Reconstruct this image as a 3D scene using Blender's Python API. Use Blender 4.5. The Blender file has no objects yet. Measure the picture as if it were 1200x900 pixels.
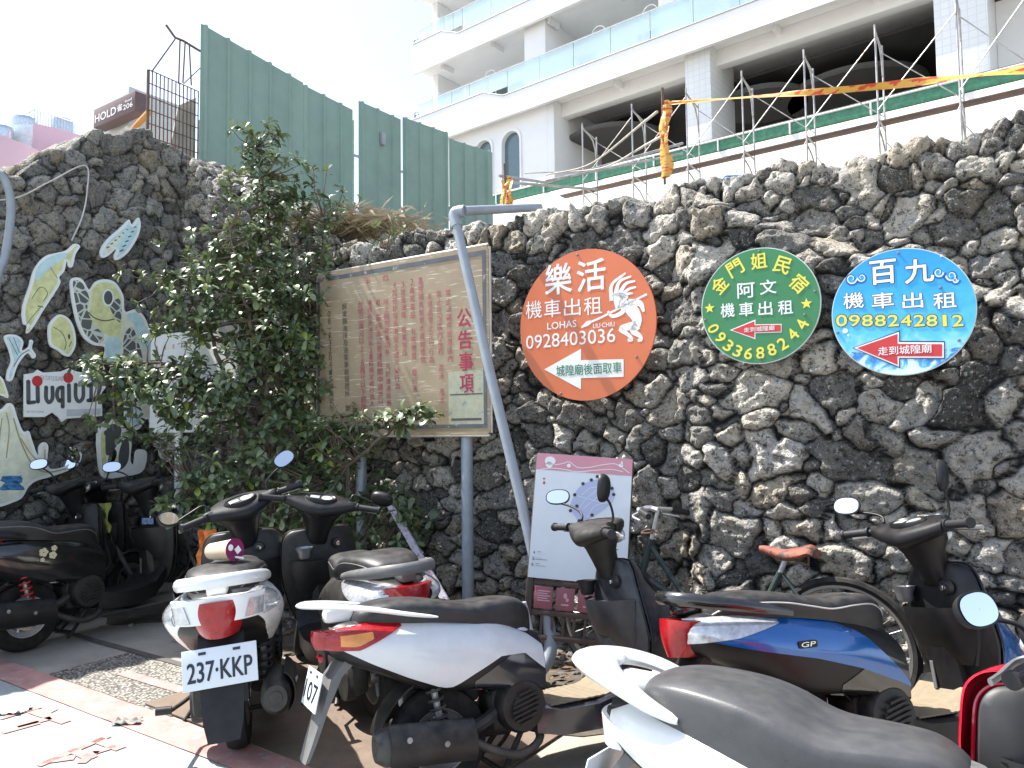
import bpy, bmesh, math, random
import numpy as np
from mathutils import Vector, Matrix, Euler
from mathutils.geometry import tessellate_polygon

SC = bpy.context.scene
COL = SC.collection
R = math.radians
random.seed(7)

# ------------------------------------------------------------------ camera
CAM_H, F, PITCH, ROLL = 1.35, 870.0, R(3.3), R(-0.75)
cd = bpy.data.cameras.new('camera'); cam = bpy.data.objects.new('camera', cd); COL.objects.link(cam)
cd.sensor_width = 36.0; cd.lens = F/1200*36.0; cd.clip_start = 0.05; cd.clip_end = 600
CAMR = Matrix.Rotation(R(90)+PITCH, 3, 'X') @ Matrix.Rotation(ROLL, 3, 'Z')
cam.location = (0, 0, CAM_H); cam.rotation_euler = CAMR.to_euler()
SC.camera = cam

# ------------------------------------------------------------------ sky and sun
SUN_DIR = Vector((-0.92, 0.40, 0)).normalized(); SUN_EL = R(57)
world = bpy.data.worlds.new('World'); SC.world = world; world.use_nodes = True
wn = world.node_tree; bg = wn.nodes['Background']
sky = wn.nodes.new('ShaderNodeTexSky'); sky.sky_type = 'NISHITA'; sky.sun_disc = False
sky.sun_elevation = SUN_EL; sky.sun_rotation = math.atan2(SUN_DIR.x, SUN_DIR.y)
sky.air_density = 1.0; sky.dust_density = 1.2; sky.ozone_density = 1.0
hs = wn.nodes.new('ShaderNodeHueSaturation'); hs.inputs['Saturation'].default_value = 0.75
wn.links.new(sky.outputs[0], hs.inputs['Color']); wn.links.new(hs.outputs[0], bg.inputs[0])
bg.inputs[1].default_value = 0.15
sl = bpy.data.lights.new('sun', 'SUN'); sl.energy = 5.0; sl.angle = R(0.53); sl.color = (1.0, 0.965, 0.915)
so = bpy.data.objects.new('sun', sl); COL.objects.link(so)
sv = Vector((SUN_DIR.x*math.cos(SUN_EL), SUN_DIR.y*math.cos(SUN_EL), math.sin(SUN_EL)))
so.rotation_euler = (-sv).to_track_quat('-Z', 'Y').to_euler(); so.location = (-6, 4, 12)
SC.view_settings.view_transform = 'Standard'; SC.view_settings.look = 'None'
SC.view_settings.gamma = 1.0; SC.view_settings.exposure = 1.2

# ------------------------------------------------------------------ pixel helpers (photo pixels -> points of the place)
def ray(px, py):
    return (CAMR @ Vector(((px-600)/F, (450-py)/F, -1.0)))
def at(px, py, Y):
    d = ray(px, py); return Vector((0, 0, CAM_H)) + d*(Y/d.y)
def on_ground(px, py, z=0.0):
    d = ray(px, py); return Vector((0, 0, CAM_H)) + d*((z-CAM_H)/d.z)
CA, SA = math.cos(R(33.2)), math.sin(R(33.2))
AX = Vector((CA, -SA, 0))          # along the long wall, to the right and nearer
BX = Vector((SA, CA, 0))           # away from the viewer, square to the long wall
WP = Vector((0.453, 4.65, 0))      # a point of the long wall
def on_plane(px, py, p0, n):
    d = ray(px, py); c = Vector((0, 0, CAM_H)); return c + d*((p0-c).dot(n)/d.dot(n))
def on_wall(px, py, off=0.0): return on_plane(px, py, WP-BX*off, BX)
CORNER = WP - AX*4.15
def on_left(px, py, off=0.0): return on_plane(px, py, CORNER+AX*off, AX)
RZ = R(-33.2)                      # heading of things that hang on the long wall
RZL = R(90-33.2)                   # heading of things that hang on the left wall

# ------------------------------------------------------------------ object helpers
def tag(o, label=None, cat=None, group=None, kind=None):
    if label: o['label'] = label
    if cat: o['category'] = cat
    if group: o['group'] = group
    if kind: o['kind'] = kind
    return o
def empty(name, loc, rot=(0, 0, 0), label=None, cat=None, group=None):
    o = bpy.data.objects.new(name, None); COL.objects.link(o); o.empty_display_size = 0.1
    o.location = loc; o.rotation_euler = rot
    return tag(o, label, cat, group)

def cr(st, n):
    """Catmull-Rom through stations (tuples of floats), n samples."""
    a = np.array(st, float); k = len(a)
    p = np.vstack([2*a[0]-a[1], a, 2*a[-1]-a[-2]])
    out = []
    for i in range(n):
        t = i/(n-1)*(k-1); j = min(int(t), k-2); u = t-j
        p0, p1, p2, p3 = p[j], p[j+1], p[j+2], p[j+3]
        out.append(0.5*((2*p1)+(-p0+p2)*u+(2*p0-5*p1+4*p2-p3)*u*u+(-p0+3*p1-3*p2+p3)*u**3))
    return np.array(out)
def lerp_tab(tab, x):
    xs = [t[0] for t in tab]
    return float(np.interp(x, xs, [t[1] for t in tab]))

class MB:
    def __init__(self): self.v = []; self.f = []; self.m = []; self.mi = 0
    def add(self, vs, fs):
        b = len(self.v); self.v.extend([tuple(p) for p in vs])
        self.f.extend([tuple(b+i for i in f) for f in fs]); self.m.extend([self.mi]*len(fs)); return self
    def xf(self, fn, start=0):
        for i in range(start, len(self.v)): self.v[i] = tuple(fn(Vector(self.v[i])))
        return self
    def box(self, c, s, rot=None, bev=0.0):
        bm = bmesh.new(); bmesh.ops.create_cube(bm, size=1.0)
        for v in bm.verts: v.co = Vector((v.co.x*s[0], v.co.y*s[1], v.co.z*s[2]))
        if bev > 0: bmesh.ops.bevel(bm, geom=bm.edges[:], offset=bev, segments=2, profile=0.5, affect='EDGES')
        bm.verts.index_update()
        vs = [(rot @ v.co if rot else v.co) + Vector(c) for v in bm.verts]
        fs = [[v.index for v in f.verts] for f in bm.faces]; bm.free()
        return self.add(vs, fs)
    def tube(self, pts, r, n=10, caps=True, flat=1.0):
        pts = [Vector(p) for p in pts]; k = len(pts)
        rs = [r]*k if not hasattr(r, '__len__') else list(r)
        t0 = (pts[1]-pts[0]).normalized(); up = Vector((0, 0, 1)) if abs(t0.z) < .9 else Vector((1, 0, 0))
        a = t0.cross(up).normalized(); vs = []
        for i, p in enumerate(pts):
            t = (pts[min(i+1, k-1)]-pts[max(i-1, 0)]).normalized()
            a = (a-t*a.dot(t)).normalized(); b = t.cross(a)
            for j in range(n):
                th = 2*math.pi*j/n; vs.append(p+a*(math.cos(th)*rs[i])+b*(math.sin(th)*rs[i]*flat))
        fs = [(i*n+j, i*n+(j+1) % n, (i+1)*n+(j+1) % n, (i+1)*n+j) for i in range(k-1) for j in range(n)]
        if caps: fs += [tuple(range(n-1, -1, -1)), tuple(range((k-1)*n, k*n))]
        return self.add(vs, fs)
    def loft(self, rings, caps=True):
        n = len(rings[0]); k = len(rings); vs = [p for r in rings for p in r]
        fs = [(i*n+j, i*n+(j+1) % n, (i+1)*n+(j+1) % n, (i+1)*n+j) for i in range(k-1) for j in range(n)]
        if caps: fs += [tuple(range(n-1, -1, -1)), tuple(range((k-1)*n, k*n))]
        return self.add(vs, fs)
    def grid(self, rows, thick=None):
        """open patch; thick = vector: doubled with a rim."""
        k = len(rows); n = len(rows[0]); vs = [Vector(p) for r in rows for p in r]
        fs = [(i*n+j, i*n+j+1, (i+1)*n+j+1, (i+1)*n+j) for i in range(k-1) for j in range(n-1)]
        if thick is None: return self.add(vs, fs)
        m = k*n; th = Vector(thick); vs2 = vs+[p+th for p in vs]
        fs2 = fs+[tuple(m+i for i in reversed(f)) for f in fs]
        rim = [j for j in range(n)]+[i*n+n-1 for i in range(1, k)]+[(k-1)*n+j for j in range(n-2, -1, -1)]+[i*n for i in range(k-2, 0, -1)]
        for a, b in zip(rim, rim[1:]+rim[:1]): fs2.append((b, a, m+a, m+b))
        return self.add(vs2, fs2)
    def lathe(self, prof, o, axis='Y', n=32, close=False):
        o = Vector(o); k = len(prof); vs = []
        for (r, h) in prof:
            for j in range(n):
                c, s = math.cos(2*math.pi*j/n)*r, math.sin(2*math.pi*j/n)*r
                vs.append(o+(Vector((c, h, s)) if axis == 'Y' else Vector((c, s, h)) if axis == 'Z' else Vector((h, c, s))))
        kk = k if close else k-1
        fs = [(i*n+j, i*n+(j+1) % n, ((i+1) % k)*n+(j+1) % n, ((i+1) % k)*n+j) for i in range(kk) for j in range(n)]
        return self.add(vs, fs)
    def ball(self, c, s, nu=16, nv=10, rot=None):
        vs = []; c = Vector(c)
        for i in range(nv+1):
            ph = math.pi*i/nv
            for j in range(nu):
                th = 2*math.pi*j/nu
                p = Vector((math.sin(ph)*math.cos(th)*s[0], math.sin(ph)*math.sin(th)*s[1], math.cos(ph)*s[2]))
                vs.append(c+(rot @ p if rot else p))
        fs = [(i*nu+j, i*nu+(j+1) % nu, (i+1)*nu+(j+1) % nu, (i+1)*nu+j) for i in range(nv) for j in range(nu)]
        return self.add(vs, fs)
    def plate(self, poly, y0, y1, holes=()):
        """prism of an xz outline between y0 (front) and y1."""
        loops = [list(poly)]+[list(h) for h in holes]; flat = [p for l in loops for p in l]; n = len(flat)
        tri = tessellate_polygon([[Vector((p[0], p[1], 0)) for p in l] for l in loops])
        vs = [(p[0], y0, p[1]) for p in flat]+[(p[0], y1, p[1]) for p in flat]
        fs = [tuple(t) for t in tri]+[tuple(n+i for i in reversed(t)) for t in tri]
        b = 0
        for l in loops:
            m = len(l)
            for i in range(m): fs.append((b+i, b+(i+1) % m, n+b+(i+1) % m, n+b+i))
            b += m
        return self.add(vs, fs)
    def build(self, name, mats, parent=None, smooth=35, loc=None, rot=None):
        me = bpy.data.meshes.new(name); me.from_pydata(self.v, [], self.f)
        mats = mats if isinstance(mats, (list, tuple)) else [mats]
        for m in mats: me.materials.append(m)
        if len(mats) > 1: me.polygons.foreach_set('material_index', self.m)
        bm = bmesh.new(); bm.from_mesh(me); bmesh.ops.recalc_face_normals(bm, faces=bm.faces[:]); bm.to_mesh(me); bm.free()
        if smooth:
            me.polygons.foreach_set('use_smooth', [True]*len(me.polygons)); me.set_sharp_from_angle(angle=R(smooth))
        me.update()
        o = bpy.data.objects.new(name, me); COL.objects.link(o)
        if parent: o.parent = parent
        if loc is not None: o.location = loc
        if rot is not None: o.rotation_euler = rot
        return o

def circ(cx, cz, rx, rz=None, n=64, a0=0, a1=360):
    rz = rz or rx; full = abs(a1-a0) >= 360
    return [(cx+rx*math.cos(R(a0+(a1-a0)*i/(n if full else n-1))), cz+rz*math.sin(R(a0+(a1-a0)*i/(n if full else n-1)))) for i in range(n)]
def rrect(x0, z0, x1, z1, r, n=5):
    out = []
    for cx, cz, a in ((x1-r, z1-r, 0), (x0+r, z1-r, 90), (x0+r, z0+r, 180), (x1-r, z0+r, 270)):
        for i in range(n+1): out.append((cx+r*math.cos(R(a+90*i/n)), cz+r*math.sin(R(a+90*i/n))))
    return out
def smooth_poly(pts, n=None):
    n = n or len(pts)*6; pts = list(pts); p = pts+pts[:1]
    a = np.array([pts[-1]]+p+[pts[1]], float); out = []
    k = len(pts)
    for i in range(n):
        t = i/n*k; j = int(t); u = t-j; p0, p1, p2, p3 = a[j], a[j+1], a[j+2], a[j+3]
        out.append(tuple(0.5*((2*p1)+(-p0+p2)*u+(2*p0-5*p1+4*p2-p3)*u*u+(-p0+3*p1-3*p2+p3)*u**3)))
    return out
def stroke(pts, w):
    """outline polygon of a thick polyline, w scalar or per point."""
    a = [Vector(p) for p in pts]; k = len(a); ws = [w]*k if not hasattr(w, '__len__') else w; L, Rr = [], []
    for i in range(k):
        t = (a[min(i+1, k-1)]-a[max(i-1, 0)]).normalized(); nn = Vector((-t.y, t.x))*ws[i]/2
        L.append(tuple(a[i]+nn)); Rr.append(tuple(a[i]-nn))
    return L+Rr[::-1]
def curve2(pts, n=16): return [tuple(p) for p in cr(pts, n)]

# ------------------------------------------------------------------ lettering
def glyph_mesh(body, size, bold=0.0, ls=1.0, sp=1.0, align='CENTER'):
    fc = bpy.data.curves.new('txt', 'FONT'); fc.body = body; fc.size = size; fc.align_x = align; fc.align_y = 'CENTER'
    fc.space_line = ls; fc.space_character = sp; fc.offset = bold*size; fc.resolution_u = 3
    ob = bpy.data.objects.new('txt', fc); me = ob.to_mesh()
    vs = [v.co.copy() for v in me.vertices]; fs = [tuple(p.vertices) for p in me.polygons]
    ob.to_mesh_clear(); bpy.data.objects.remove(ob); bpy.data.curves.remove(fc); return vs, fs
def write(mb, body, x, z, h, y, w=None, bold=0.0, rot=0.0, ls=1.0, sp=1.0, shear=0.0):
    """letters of real height h (and width w) centred at x,z on a face at depth y (towards -y)."""
    vs, fs = glyph_mesh(body, 1.0, 0.0, ls, sp)
    if not vs: return mb
    xs = [v.x for v in vs]; zs = [v.y for v in vs]; x0, x1, z0, z1 = min(xs), max(xs), min(zs), max(zs)
    if bold > .008:      # heavier strokes: the letter laid over itself, each copy a hair further out
        d = bold*h*.75; wd = (w if w is not None else h/(z1-z0)*(x1-x0)); offs = [(0, 0)]+[(d*math.cos(R(a)), d*math.sin(R(a))) for a in range(0, 360, 60)]
        for k, (a, b) in enumerate(offs): write(mb, body, x+a, z+b, h-2*d, y-.00012*k, max(wd-2*d, wd*.6), 0, rot, ls, sp, shear)
        return mb
    s = h/(z1-z0); sx = s if w is None else w/(x1-x0); c, sn = math.cos(R(rot)), math.sin(R(rot)); out = []
    for v in vs:
        a, b = (v.x-(x0+x1)/2)*sx, (v.y-(z0+z1)/2)*s; a += b*shear
        out.append((x+a*c-b*sn, y, z+a*sn+b*c))
    return mb.add(out, fs)

# ------------------------------------------------------------------ materials
MATS = {}
def rgb(c): return (c[0], c[1], c[2], 1.0)
def M(name, col, rough=.5, metal=0., var=.15, scale=9., bump=0., bscale=120., coat=0., dust=0., dcol=(.30, .27, .23), wear=None, spec=.5, trans=0., emit=None):
    if name in MATS: return MATS[name]
    m = bpy.data.materials.new(name); m.use_nodes = True; nt = m.node_tree; N = nt.nodes; L = nt.links; b = N['Principled BSDF']
    tc = N.new('ShaderNodeTexCoord'); nz = N.new('ShaderNodeTexNoise'); nz.inputs['Scale'].default_value = scale; nz.inputs['Detail'].default_value = 6; nz.inputs['Roughness'].default_value = .65
    L.new(tc.outputs['Object'], nz.inputs['Vector'])
    mx = N.new('ShaderNodeMix'); mx.data_type = 'RGBA'
    mx.inputs[6].default_value = rgb([max(0, c*(1-var)) for c in col]); mx.inputs[7].default_value = rgb([min(1, c*(1+var)) for c in col])
    cr_ = N.new('ShaderNodeMapRange'); cr_.inputs[1].default_value = .3; cr_.inputs[2].default_value = .7
    L.new(nz.outputs['Fac'], cr_.inputs[0]); L.new(cr_.outputs[0], mx.inputs[0]); last = mx.outputs[2]
    if wear:   # (colour, threshold, scale): chipped or stained patches
        n2 = N.new('ShaderNodeTexNoise'); n2.inputs['Scale'].default_value = wear[2]; n2.inputs['Detail'].default_value = 8; n2.inputs['Roughness'].default_value = .7
        L.new(tc.outputs['Object'], n2.inputs['Vector'])
        r2 = N.new('ShaderNodeMapRange'); r2.inputs[1].default_value = wear[1]; r2.inputs[2].default_value = wear[1]+.06
        L.new(n2.outputs['Fac'], r2.inputs[0]); m2 = N.new('ShaderNodeMix'); m2.data_type = 'RGBA'; m2.inputs[7].default_value = rgb(wear[0])
        L.new(r2.outputs[0], m2.inputs[0]); L.new(last, m2.inputs[6]); last = m2.outputs[2]
    if dust > 0:
        ge = N.new('ShaderNodeNewGeometry'); sx = N.new('ShaderNodeSeparateXYZ'); L.new(ge.outputs['Normal'], sx.inputs[0])
        r3 = N.new('ShaderNodeMapRange'); r3.inputs[1].default_value = -.2; r3.inputs[2].default_value = 1.; r3.inputs[3].default_value = .12; r3.inputs[4].default_value = 1.
        L.new(sx.outputs['Z'], r3.inputs[0])
        n3 = N.new('ShaderNodeTexNoise'); n3.inputs['Scale'].default_value = 22; n3.inputs['Detail'].default_value = 7; L.new(tc.outputs['Object'], n3.inputs['Vector'])
        r4 = N.new('ShaderNodeMapRange'); r4.inputs[1].default_value = .35; r4.inputs[2].default_value = .75; r4.inputs[4].default_value = dust; L.new(n3.outputs['Fac'], r4.inputs[0])
        mu = N.new('ShaderNodeMath'); mu.operation = 'MULTIPLY'; L.new(r3.outputs[0], mu.inputs[0]); L.new(r4.outputs[0], mu.inputs[1])
        m3 = N.new('ShaderNodeMix'); m3.data_type = 'RGBA'; m3.inputs[7].default_value = rgb(dcol); L.new(mu.outputs[0], m3.inputs[0]); L.new(last, m3.inputs[6]); last = m3.outputs[2]
    L.new(last, b.inputs['Base Color'])
    rr = N.new('ShaderNodeMapRange'); rr.inputs[3].default_value = max(.02, rough*.8); rr.inputs[4].default_value = min(1, rough*1.25); L.new(nz.outputs['Fac'], rr.inputs[0]); L.new(rr.outputs[0], b.inputs['Roughness'])
    b.inputs['Metallic'].default_value = metal; b.inputs['Specular IOR Level'].default_value = spec
    b.inputs['Coat Weight'].default_value = coat; b.inputs['Coat Roughness'].default_value = .08
    if trans: b.inputs['Transmission Weight'].default_value = trans
    if bump > 0:
        n4 = N.new('ShaderNodeTexNoise'); n4.inputs['Scale'].default_value = bscale; n4.inputs['Detail'].default_value = 5; L.new(tc.outputs['Object'], n4.inputs['Vector'])
        bp = N.new('ShaderNodeBump'); bp.inputs['Strength'].default_value = bump; bp.inputs['Distance'].default_value = .004
        L.new(n4.outputs['Fac'], bp.inputs['Height']); L.new(bp.outputs[0], b.inputs['Normal'])
    MATS[name] = m; return m

def shader(name):
    m = bpy.data.materials.new(name); m.use_nodes = True; nt = m.node_tree
    return m, nt.nodes, nt.links, nt.nodes['Principled BSDF']

# ================================================================== stone walls
_rng = np.random.RandomState(5); _PERM = _rng.permutation(4096); _VAL = _rng.rand(4096)
def _h(ix, iy, iz): return _VAL[_PERM[(_PERM[(_PERM[ix & 4095]+iy) & 4095]+iz) & 4095]]
def vnoise(x, y, z=0.0):
    x = np.asarray(x, float); y = np.asarray(y, float); z = np.zeros_like(x)+z
    ix, iy, iz = np.floor(x).astype(int), np.floor(y).astype(int), np.floor(z).astype(int)
    fx, fy, fz = x-ix, y-iy, z-iz
    fx, fy, fz = [t*t*(3-2*t) for t in (fx, fy, fz)]; o = 0
    for dx in (0, 1):
        for dy in (0, 1):
            for dz in (0, 1):
                w = (fx if dx else 1-fx)*(fy if dy else 1-fy)*(fz if dz else 1-fz); o = o+w*_h(ix+dx, iy+dy, iz+dz)
    return o*2-1
def fbm(x, y, z=0.0, o=4, g=.5):
    s = 0; a = 1.; t = 0
    for i in range(o): s = s+a*vnoise(x*2**i+17*i, y*2**i-9*i, z+3.1*i); t += a; a *= g
    return s/t

def stones(U, V, cw, ch, seed):
    """power-Voronoi over (U,V): edge distance, per-stone random values, offset from the stone's centre."""
    rs = np.random.RandomState(seed); nx, ny = 160, 120
    jx, jy = rs.rand(ny, nx), rs.rand(ny, nx); wt = rs.rand(ny, nx)**2.0; r1, r2, r3, r4 = [rs.rand(ny, nx) for _ in range(4)]
    gx, gy = U/cw, V/ch; iy0 = np.floor(gy).astype(int); ix0 = np.floor(gx).astype(int)
    F1 = np.full(U.shape, 1e9); F2 = F1.copy(); best = [np.zeros(U.shape) for _ in range(6)]
    for dy in (-2, -1, 0, 1, 2):
        for dx in (-2, -1, 0, 1, 2):
            iy, ix = (iy0+dy) % ny, (ix0+dx) % nx
            cx = (ix0+dx+.5*((iy0+dy) % 2)+.15+.7*jx[iy, ix])*cw; cy = (iy0+dy+.15+.7*jy[iy, ix])*ch
            du, dv = U-cx, V-cy; asp = .8+.5*r4[iy, ix]
            ang = (r3[iy, ix]-.5)*1.2; du2, dv2 = du*np.cos(ang)+dv*np.sin(ang), -du*np.sin(ang)+dv*np.cos(ang)
            d = np.sqrt((du2/asp)**2+(dv2*asp*cw/ch*.92)**2)-wt[iy, ix]*cw*.85
            lt = d < F1
            F2 = np.where(lt, F1, np.minimum(F2, d)); F1 = np.where(lt, d, F1)
            for b, v in zip(best, (r1[iy, ix], r2[iy, ix], r3[iy, ix], wt[iy, ix], du, dv)): b[lt] = np.broadcast_to(v, U.shape)[lt]
    return F2-F1, best

def stone_material(name, dark, mid, light, tan, mortar, crust=.5):
    m, N, L, b = shader(name)
    def attr(n): a = N.new('ShaderNodeAttribute'); a.attribute_name = n; return a.outputs['Fac']
    tc = N.new('ShaderNodeTexCoord')
    def noise(sc, det=8, ro=.65, dist=0.):
        n = N.new('ShaderNodeTexNoise'); n.inputs['Scale'].default_value = sc; n.inputs['Detail'].default_value = det; n.inputs['Roughness'].default_value = ro; n.inputs['Distortion'].default_value = dist
        L.new(tc.outputs['Object'], n.inputs['Vector']); return n.outputs['Fac']
    def mr(i, a, c, lo=0., hi=1.):
        r = N.new('ShaderNodeMapRange'); r.inputs[1].default_value = a; r.inputs[2].default_value = c; r.inputs[3].default_value = lo; r.inputs[4].default_value = hi; L.new(i, r.inputs[0]); return r.outputs[0]
    def mix(f, a, c, t='MIX'):
        x = N.new('ShaderNodeMix'); x.data_type = 'RGBA'; x.blend_type = t
        if isinstance(f, float): x.inputs[0].default_value = f
        else: L.new(f, x.inputs[0])
        for k, s in ((6, a), (7, c)):
            if isinstance(s, tuple): x.inputs[k].default_value = rgb(s)
            else: L.new(s, x.inputs[k])
        return x.outputs[2]
    ramp = N.new('ShaderNodeValToRGB'); e = ramp.color_ramp.elements; e[0].position = 0; e[0].color = rgb(dark); e[1].position = 1; e[1].color = rgb(tan)
    for p, c in ((.30, mid), (.66, light)): x = e.new(p); x.color = rgb(c)
    L.new(attr('tint'), ramp.inputs[0])
    c = mix(mr(noise(7., 5), .35, .65), ramp.outputs[0], mix(1.0, ramp.outputs[0], (1.45, 1.36, 1.2), 'MULTIPLY'))
    c = mix(mr(noise(3.1, 6, .7, .6), .56, .68, 0, .55), c, tan)
    # black weathering crust and pale bare coral, both in ragged spots
    c = mix(mr(noise(30., 12, .82), .575-.13*crust, .64-.13*crust, 0, .85), c, tuple(x*.25 for x in dark))
    c = mix(mr(noise(52., 10, .82), .555, .62, 0, .85), c, tuple(min(1, x*1.45) for x in light))
    c = mix(mr(attr('edge'), .06, .42, 1., 0.), c, mix(mr(noise(26., 9, .7), .4, .7), mortar, tuple(x*2.2 for x in mortar)))
    L.new(c, b.inputs['Base Color']); b.inputs['Roughness'].default_value = .92; b.inputs['Specular IOR Level'].default_value = .25
    vo = N.new('ShaderNodeTexVoronoi'); vo.inputs['Scale'].default_value = 62; L.new(tc.outputs['Object'], vo.inputs['Vector'])
    ad = N.new('ShaderNodeMath'); ad.operation = 'MULTIPLY_ADD'; L.new(mr(vo.outputs['Distance'], 0., .55), ad.inputs[0]); ad.inputs[1].default_value = .5; L.new(noise(46., 12, .8), ad.inputs[2])
    bp = N.new('ShaderNodeBump'); bp.inputs['Strength'].default_value = 1.0; bp.inputs['Distance'].default_value = .03; L.new(ad.outputs[0], bp.inputs['Height']); L.new(bp.outputs[0], b.inputs['Normal'])
    return m

def stone_wall(name, origin, ax, out, length, top, depth, step, cw, ch, amp, seed, mat, extra=None, rough=1.0, fine=None):
    """front face from the ground up, rounded over an uneven top and back over the crown."""
    nu = int(length/step); hmax = max(top(u) for u in np.linspace(0, length, 60)); nf = int(hmax/step); nb = int(depth/step)
    u = np.linspace(0, length, nu); T = np.array([top(x) for x in u])
    fr = np.concatenate([np.linspace(0, 1, nf), np.ones(nb)]); bk = np.concatenate([np.zeros(nf), np.linspace(depth/nb, depth, nb)])
    Ug, Fg = np.meshgrid(u, fr); _, Bg = np.meshgrid(u, bk); Tg = np.broadcast_to(T, Ug.shape)
    Z = Tg*Fg; Vv = Z+Bg
    wu = Ug+.05*fbm(Ug*4, Vv*4, seed)+.034*fbm(Ug*13, Vv*13, seed+1); wv = Vv+.05*fbm(Ug*4+50, Vv*4, seed+2)+.034*fbm(Ug*13+9, Vv*13, seed+3)
    e, best = stones(wu, wv, cw, ch, seed)
    if fine is not None:          # smaller stones where the wall was raised later
        e2, b2 = stones(wu, wv, cw*.76, ch*.76, seed+90); mk = fine(wu, wv) > 0; e = np.where(mk, e2*1.35, e); best = [np.where(mk, q, p) for p, q in zip(best, b2)]
    r1, r2, r3, w, du, dv = best
    k = cw*.12
    dome = 1-np.exp(-np.maximum(e, 0)/k)
    gx, gy = (r1-.5), (r2-.5)
    h = dome*(amp*(.45+.75*r2)+du*gx*.65+dv*gy*.65) + amp*.3*(r3-.5)*dome
    h += rough*dome*(.045*fbm(Ug*8, Vv*8, seed+4, 5, .68)+.045*np.abs(fbm(Ug*15, Vv*15, seed+5, 4, .72))-.06*np.maximum(0, fbm(Ug*30+5, Vv*30, seed+6, 3)-.15))
    h += rough*(1-dome)*.016*fbm(Ug*16, Vv*16, seed+7, 4)
    hp = np.pad(h, 1, mode='edge'); h = .5*h+.125*(hp[:-2, 1:-1]+hp[2:, 1:-1]+hp[1:-1, :-2]+hp[1:-1, 2:])
    if extra is not None: h += extra(Ug, Z)*(Bg == 0)+extra(Ug, Z)*np.clip(1-Bg/.12, 0, 1)*(Bg > 0)
    # normal swings from outward to upward over the crown
    ang = np.clip((Z-(Tg-.10))/.10, 0, 1)*.5*(Bg == 0)+np.clip(.5+Bg/.12*.5, .5, 1)*(Bg > 0)
    no, nz_ = np.cos(ang*math.pi/2), np.sin(ang*math.pi/2)
    side = .35*h*gx
    o = np.array(origin); ax = np.array(ax); out = np.array(out)
    P = o+Ug[..., None]*ax+(h*no-Bg+side*0)[..., None]*out; P[..., 2] += Z+h*nz_*.9
    P += (side*.6)[..., None]*ax
    rows, n = P.shape[:2]
    idx = np.arange(rows*n).reshape(rows, n); q = np.stack([idx[:-1, :-1], idx[:-1, 1:], idx[1:, 1:], idx[1:, :-1]], -1).reshape(-1, 4)
    me = bpy.data.meshes.new(name); me.vertices.add(rows*n); me.vertices.foreach_set('co', P.reshape(-1).astype(np.float32))
    me.loops.add(q.size); me.loops.foreach_set('vertex_index', q.reshape(-1).astype(np.int32)); me.polygons.add(len(q))
    me.polygons.foreach_set('loop_start', (np.arange(len(q))*4).astype(np.int32)); me.polygons.foreach_set('use_smooth', np.ones(len(q), bool))
    me.update(calc_edges=True)
    for nm, val in (('tint', (r3*.55+r1*.45)), ('edge', np.clip(e/(cw*.34), 0, 1))):
        at_ = me.attributes.new(nm, 'FLOAT', 'POINT'); at_.data.foreach_set('value', val.reshape(-1).astype(np.float32))
    me.materials.append(mat); o_ = bpy.data.objects.new(name, me); COL.objects.link(o_); return o_

WALLM = stone_material('coral_stone', (.065, .065, .064), (.19, .188, .18), (.56, .545, .51), (.30, .25, .175), (.016, .016, .016))
LEFTM = stone_material('lump_stone', (.10, .098, .092), (.21, .207, .195), (.38, .375, .355), (.26, .21, .14), (.030, .030, .029), .4)
Lr = 4.15+3.2
def top_r(u):   # u from the corner
    return lerp_tab(((0, 3.9), (.45, 3.62), (.95, 3.42), (1.5, 3.12), (1.75, 2.92), (2.3, 2.73), (3.3, 2.72), (4.3, 2.68), (5, 2.69), (6, 2.68), (8, 2.70)), u)+.025*math.sin(u*5.1)+.02*math.sin(u*11.7+1)
def bulge(U, Z):   # the older, thicker lower wall that ends in a sloping shoulder
    line = np.interp(U, [4.75, 5.0, 5.75, 6.6, 8], [2.8, 2.64, 2.25, 1.85, 1.6])
    t = np.clip((line-Z)/.10, 0, 1); return .17*t*t*(3-2*t)*np.clip((U-4.75)/.2, 0, 1)
wr = stone_wall('stone_wall', CORNER, AX, -BX, Lr, top_r, .6, 0.0105, .158, .122, .064, 11, WALLM, bulge, fine=lambda U, V: np.where(U > 4.7, V-np.interp(U, [4.75, 5.0, 5.75, 6.6, 8], [2.8, 2.64, 2.25, 1.85, 1.6]), V-2.75))
tag(wr, 'long wall of big rough black and grey coral stones behind the scooters', 'wall')
def top_l(u):   # u from the far (corner) end towards the viewer
    return lerp_tab(((0, 3.85), (.3, 3.98), (.62, 4.05), (.9, 3.85), (1.2, 3.62), (1.7, 3.30), (3, 3.0), (5, 2.8)), u)+.04*math.sin(u*7.3)+.03*math.sin(u*15)
wl = stone_wall('stone_wall', CORNER-AX*.05+BX*.05, -BX, AX, 4.2, top_l, .7, .0125, .135, .115, .065, 23, LEFTM)
tag(wl, 'left wall of small rounded coral lumps carrying the painted fish cutouts', 'wall')

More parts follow.
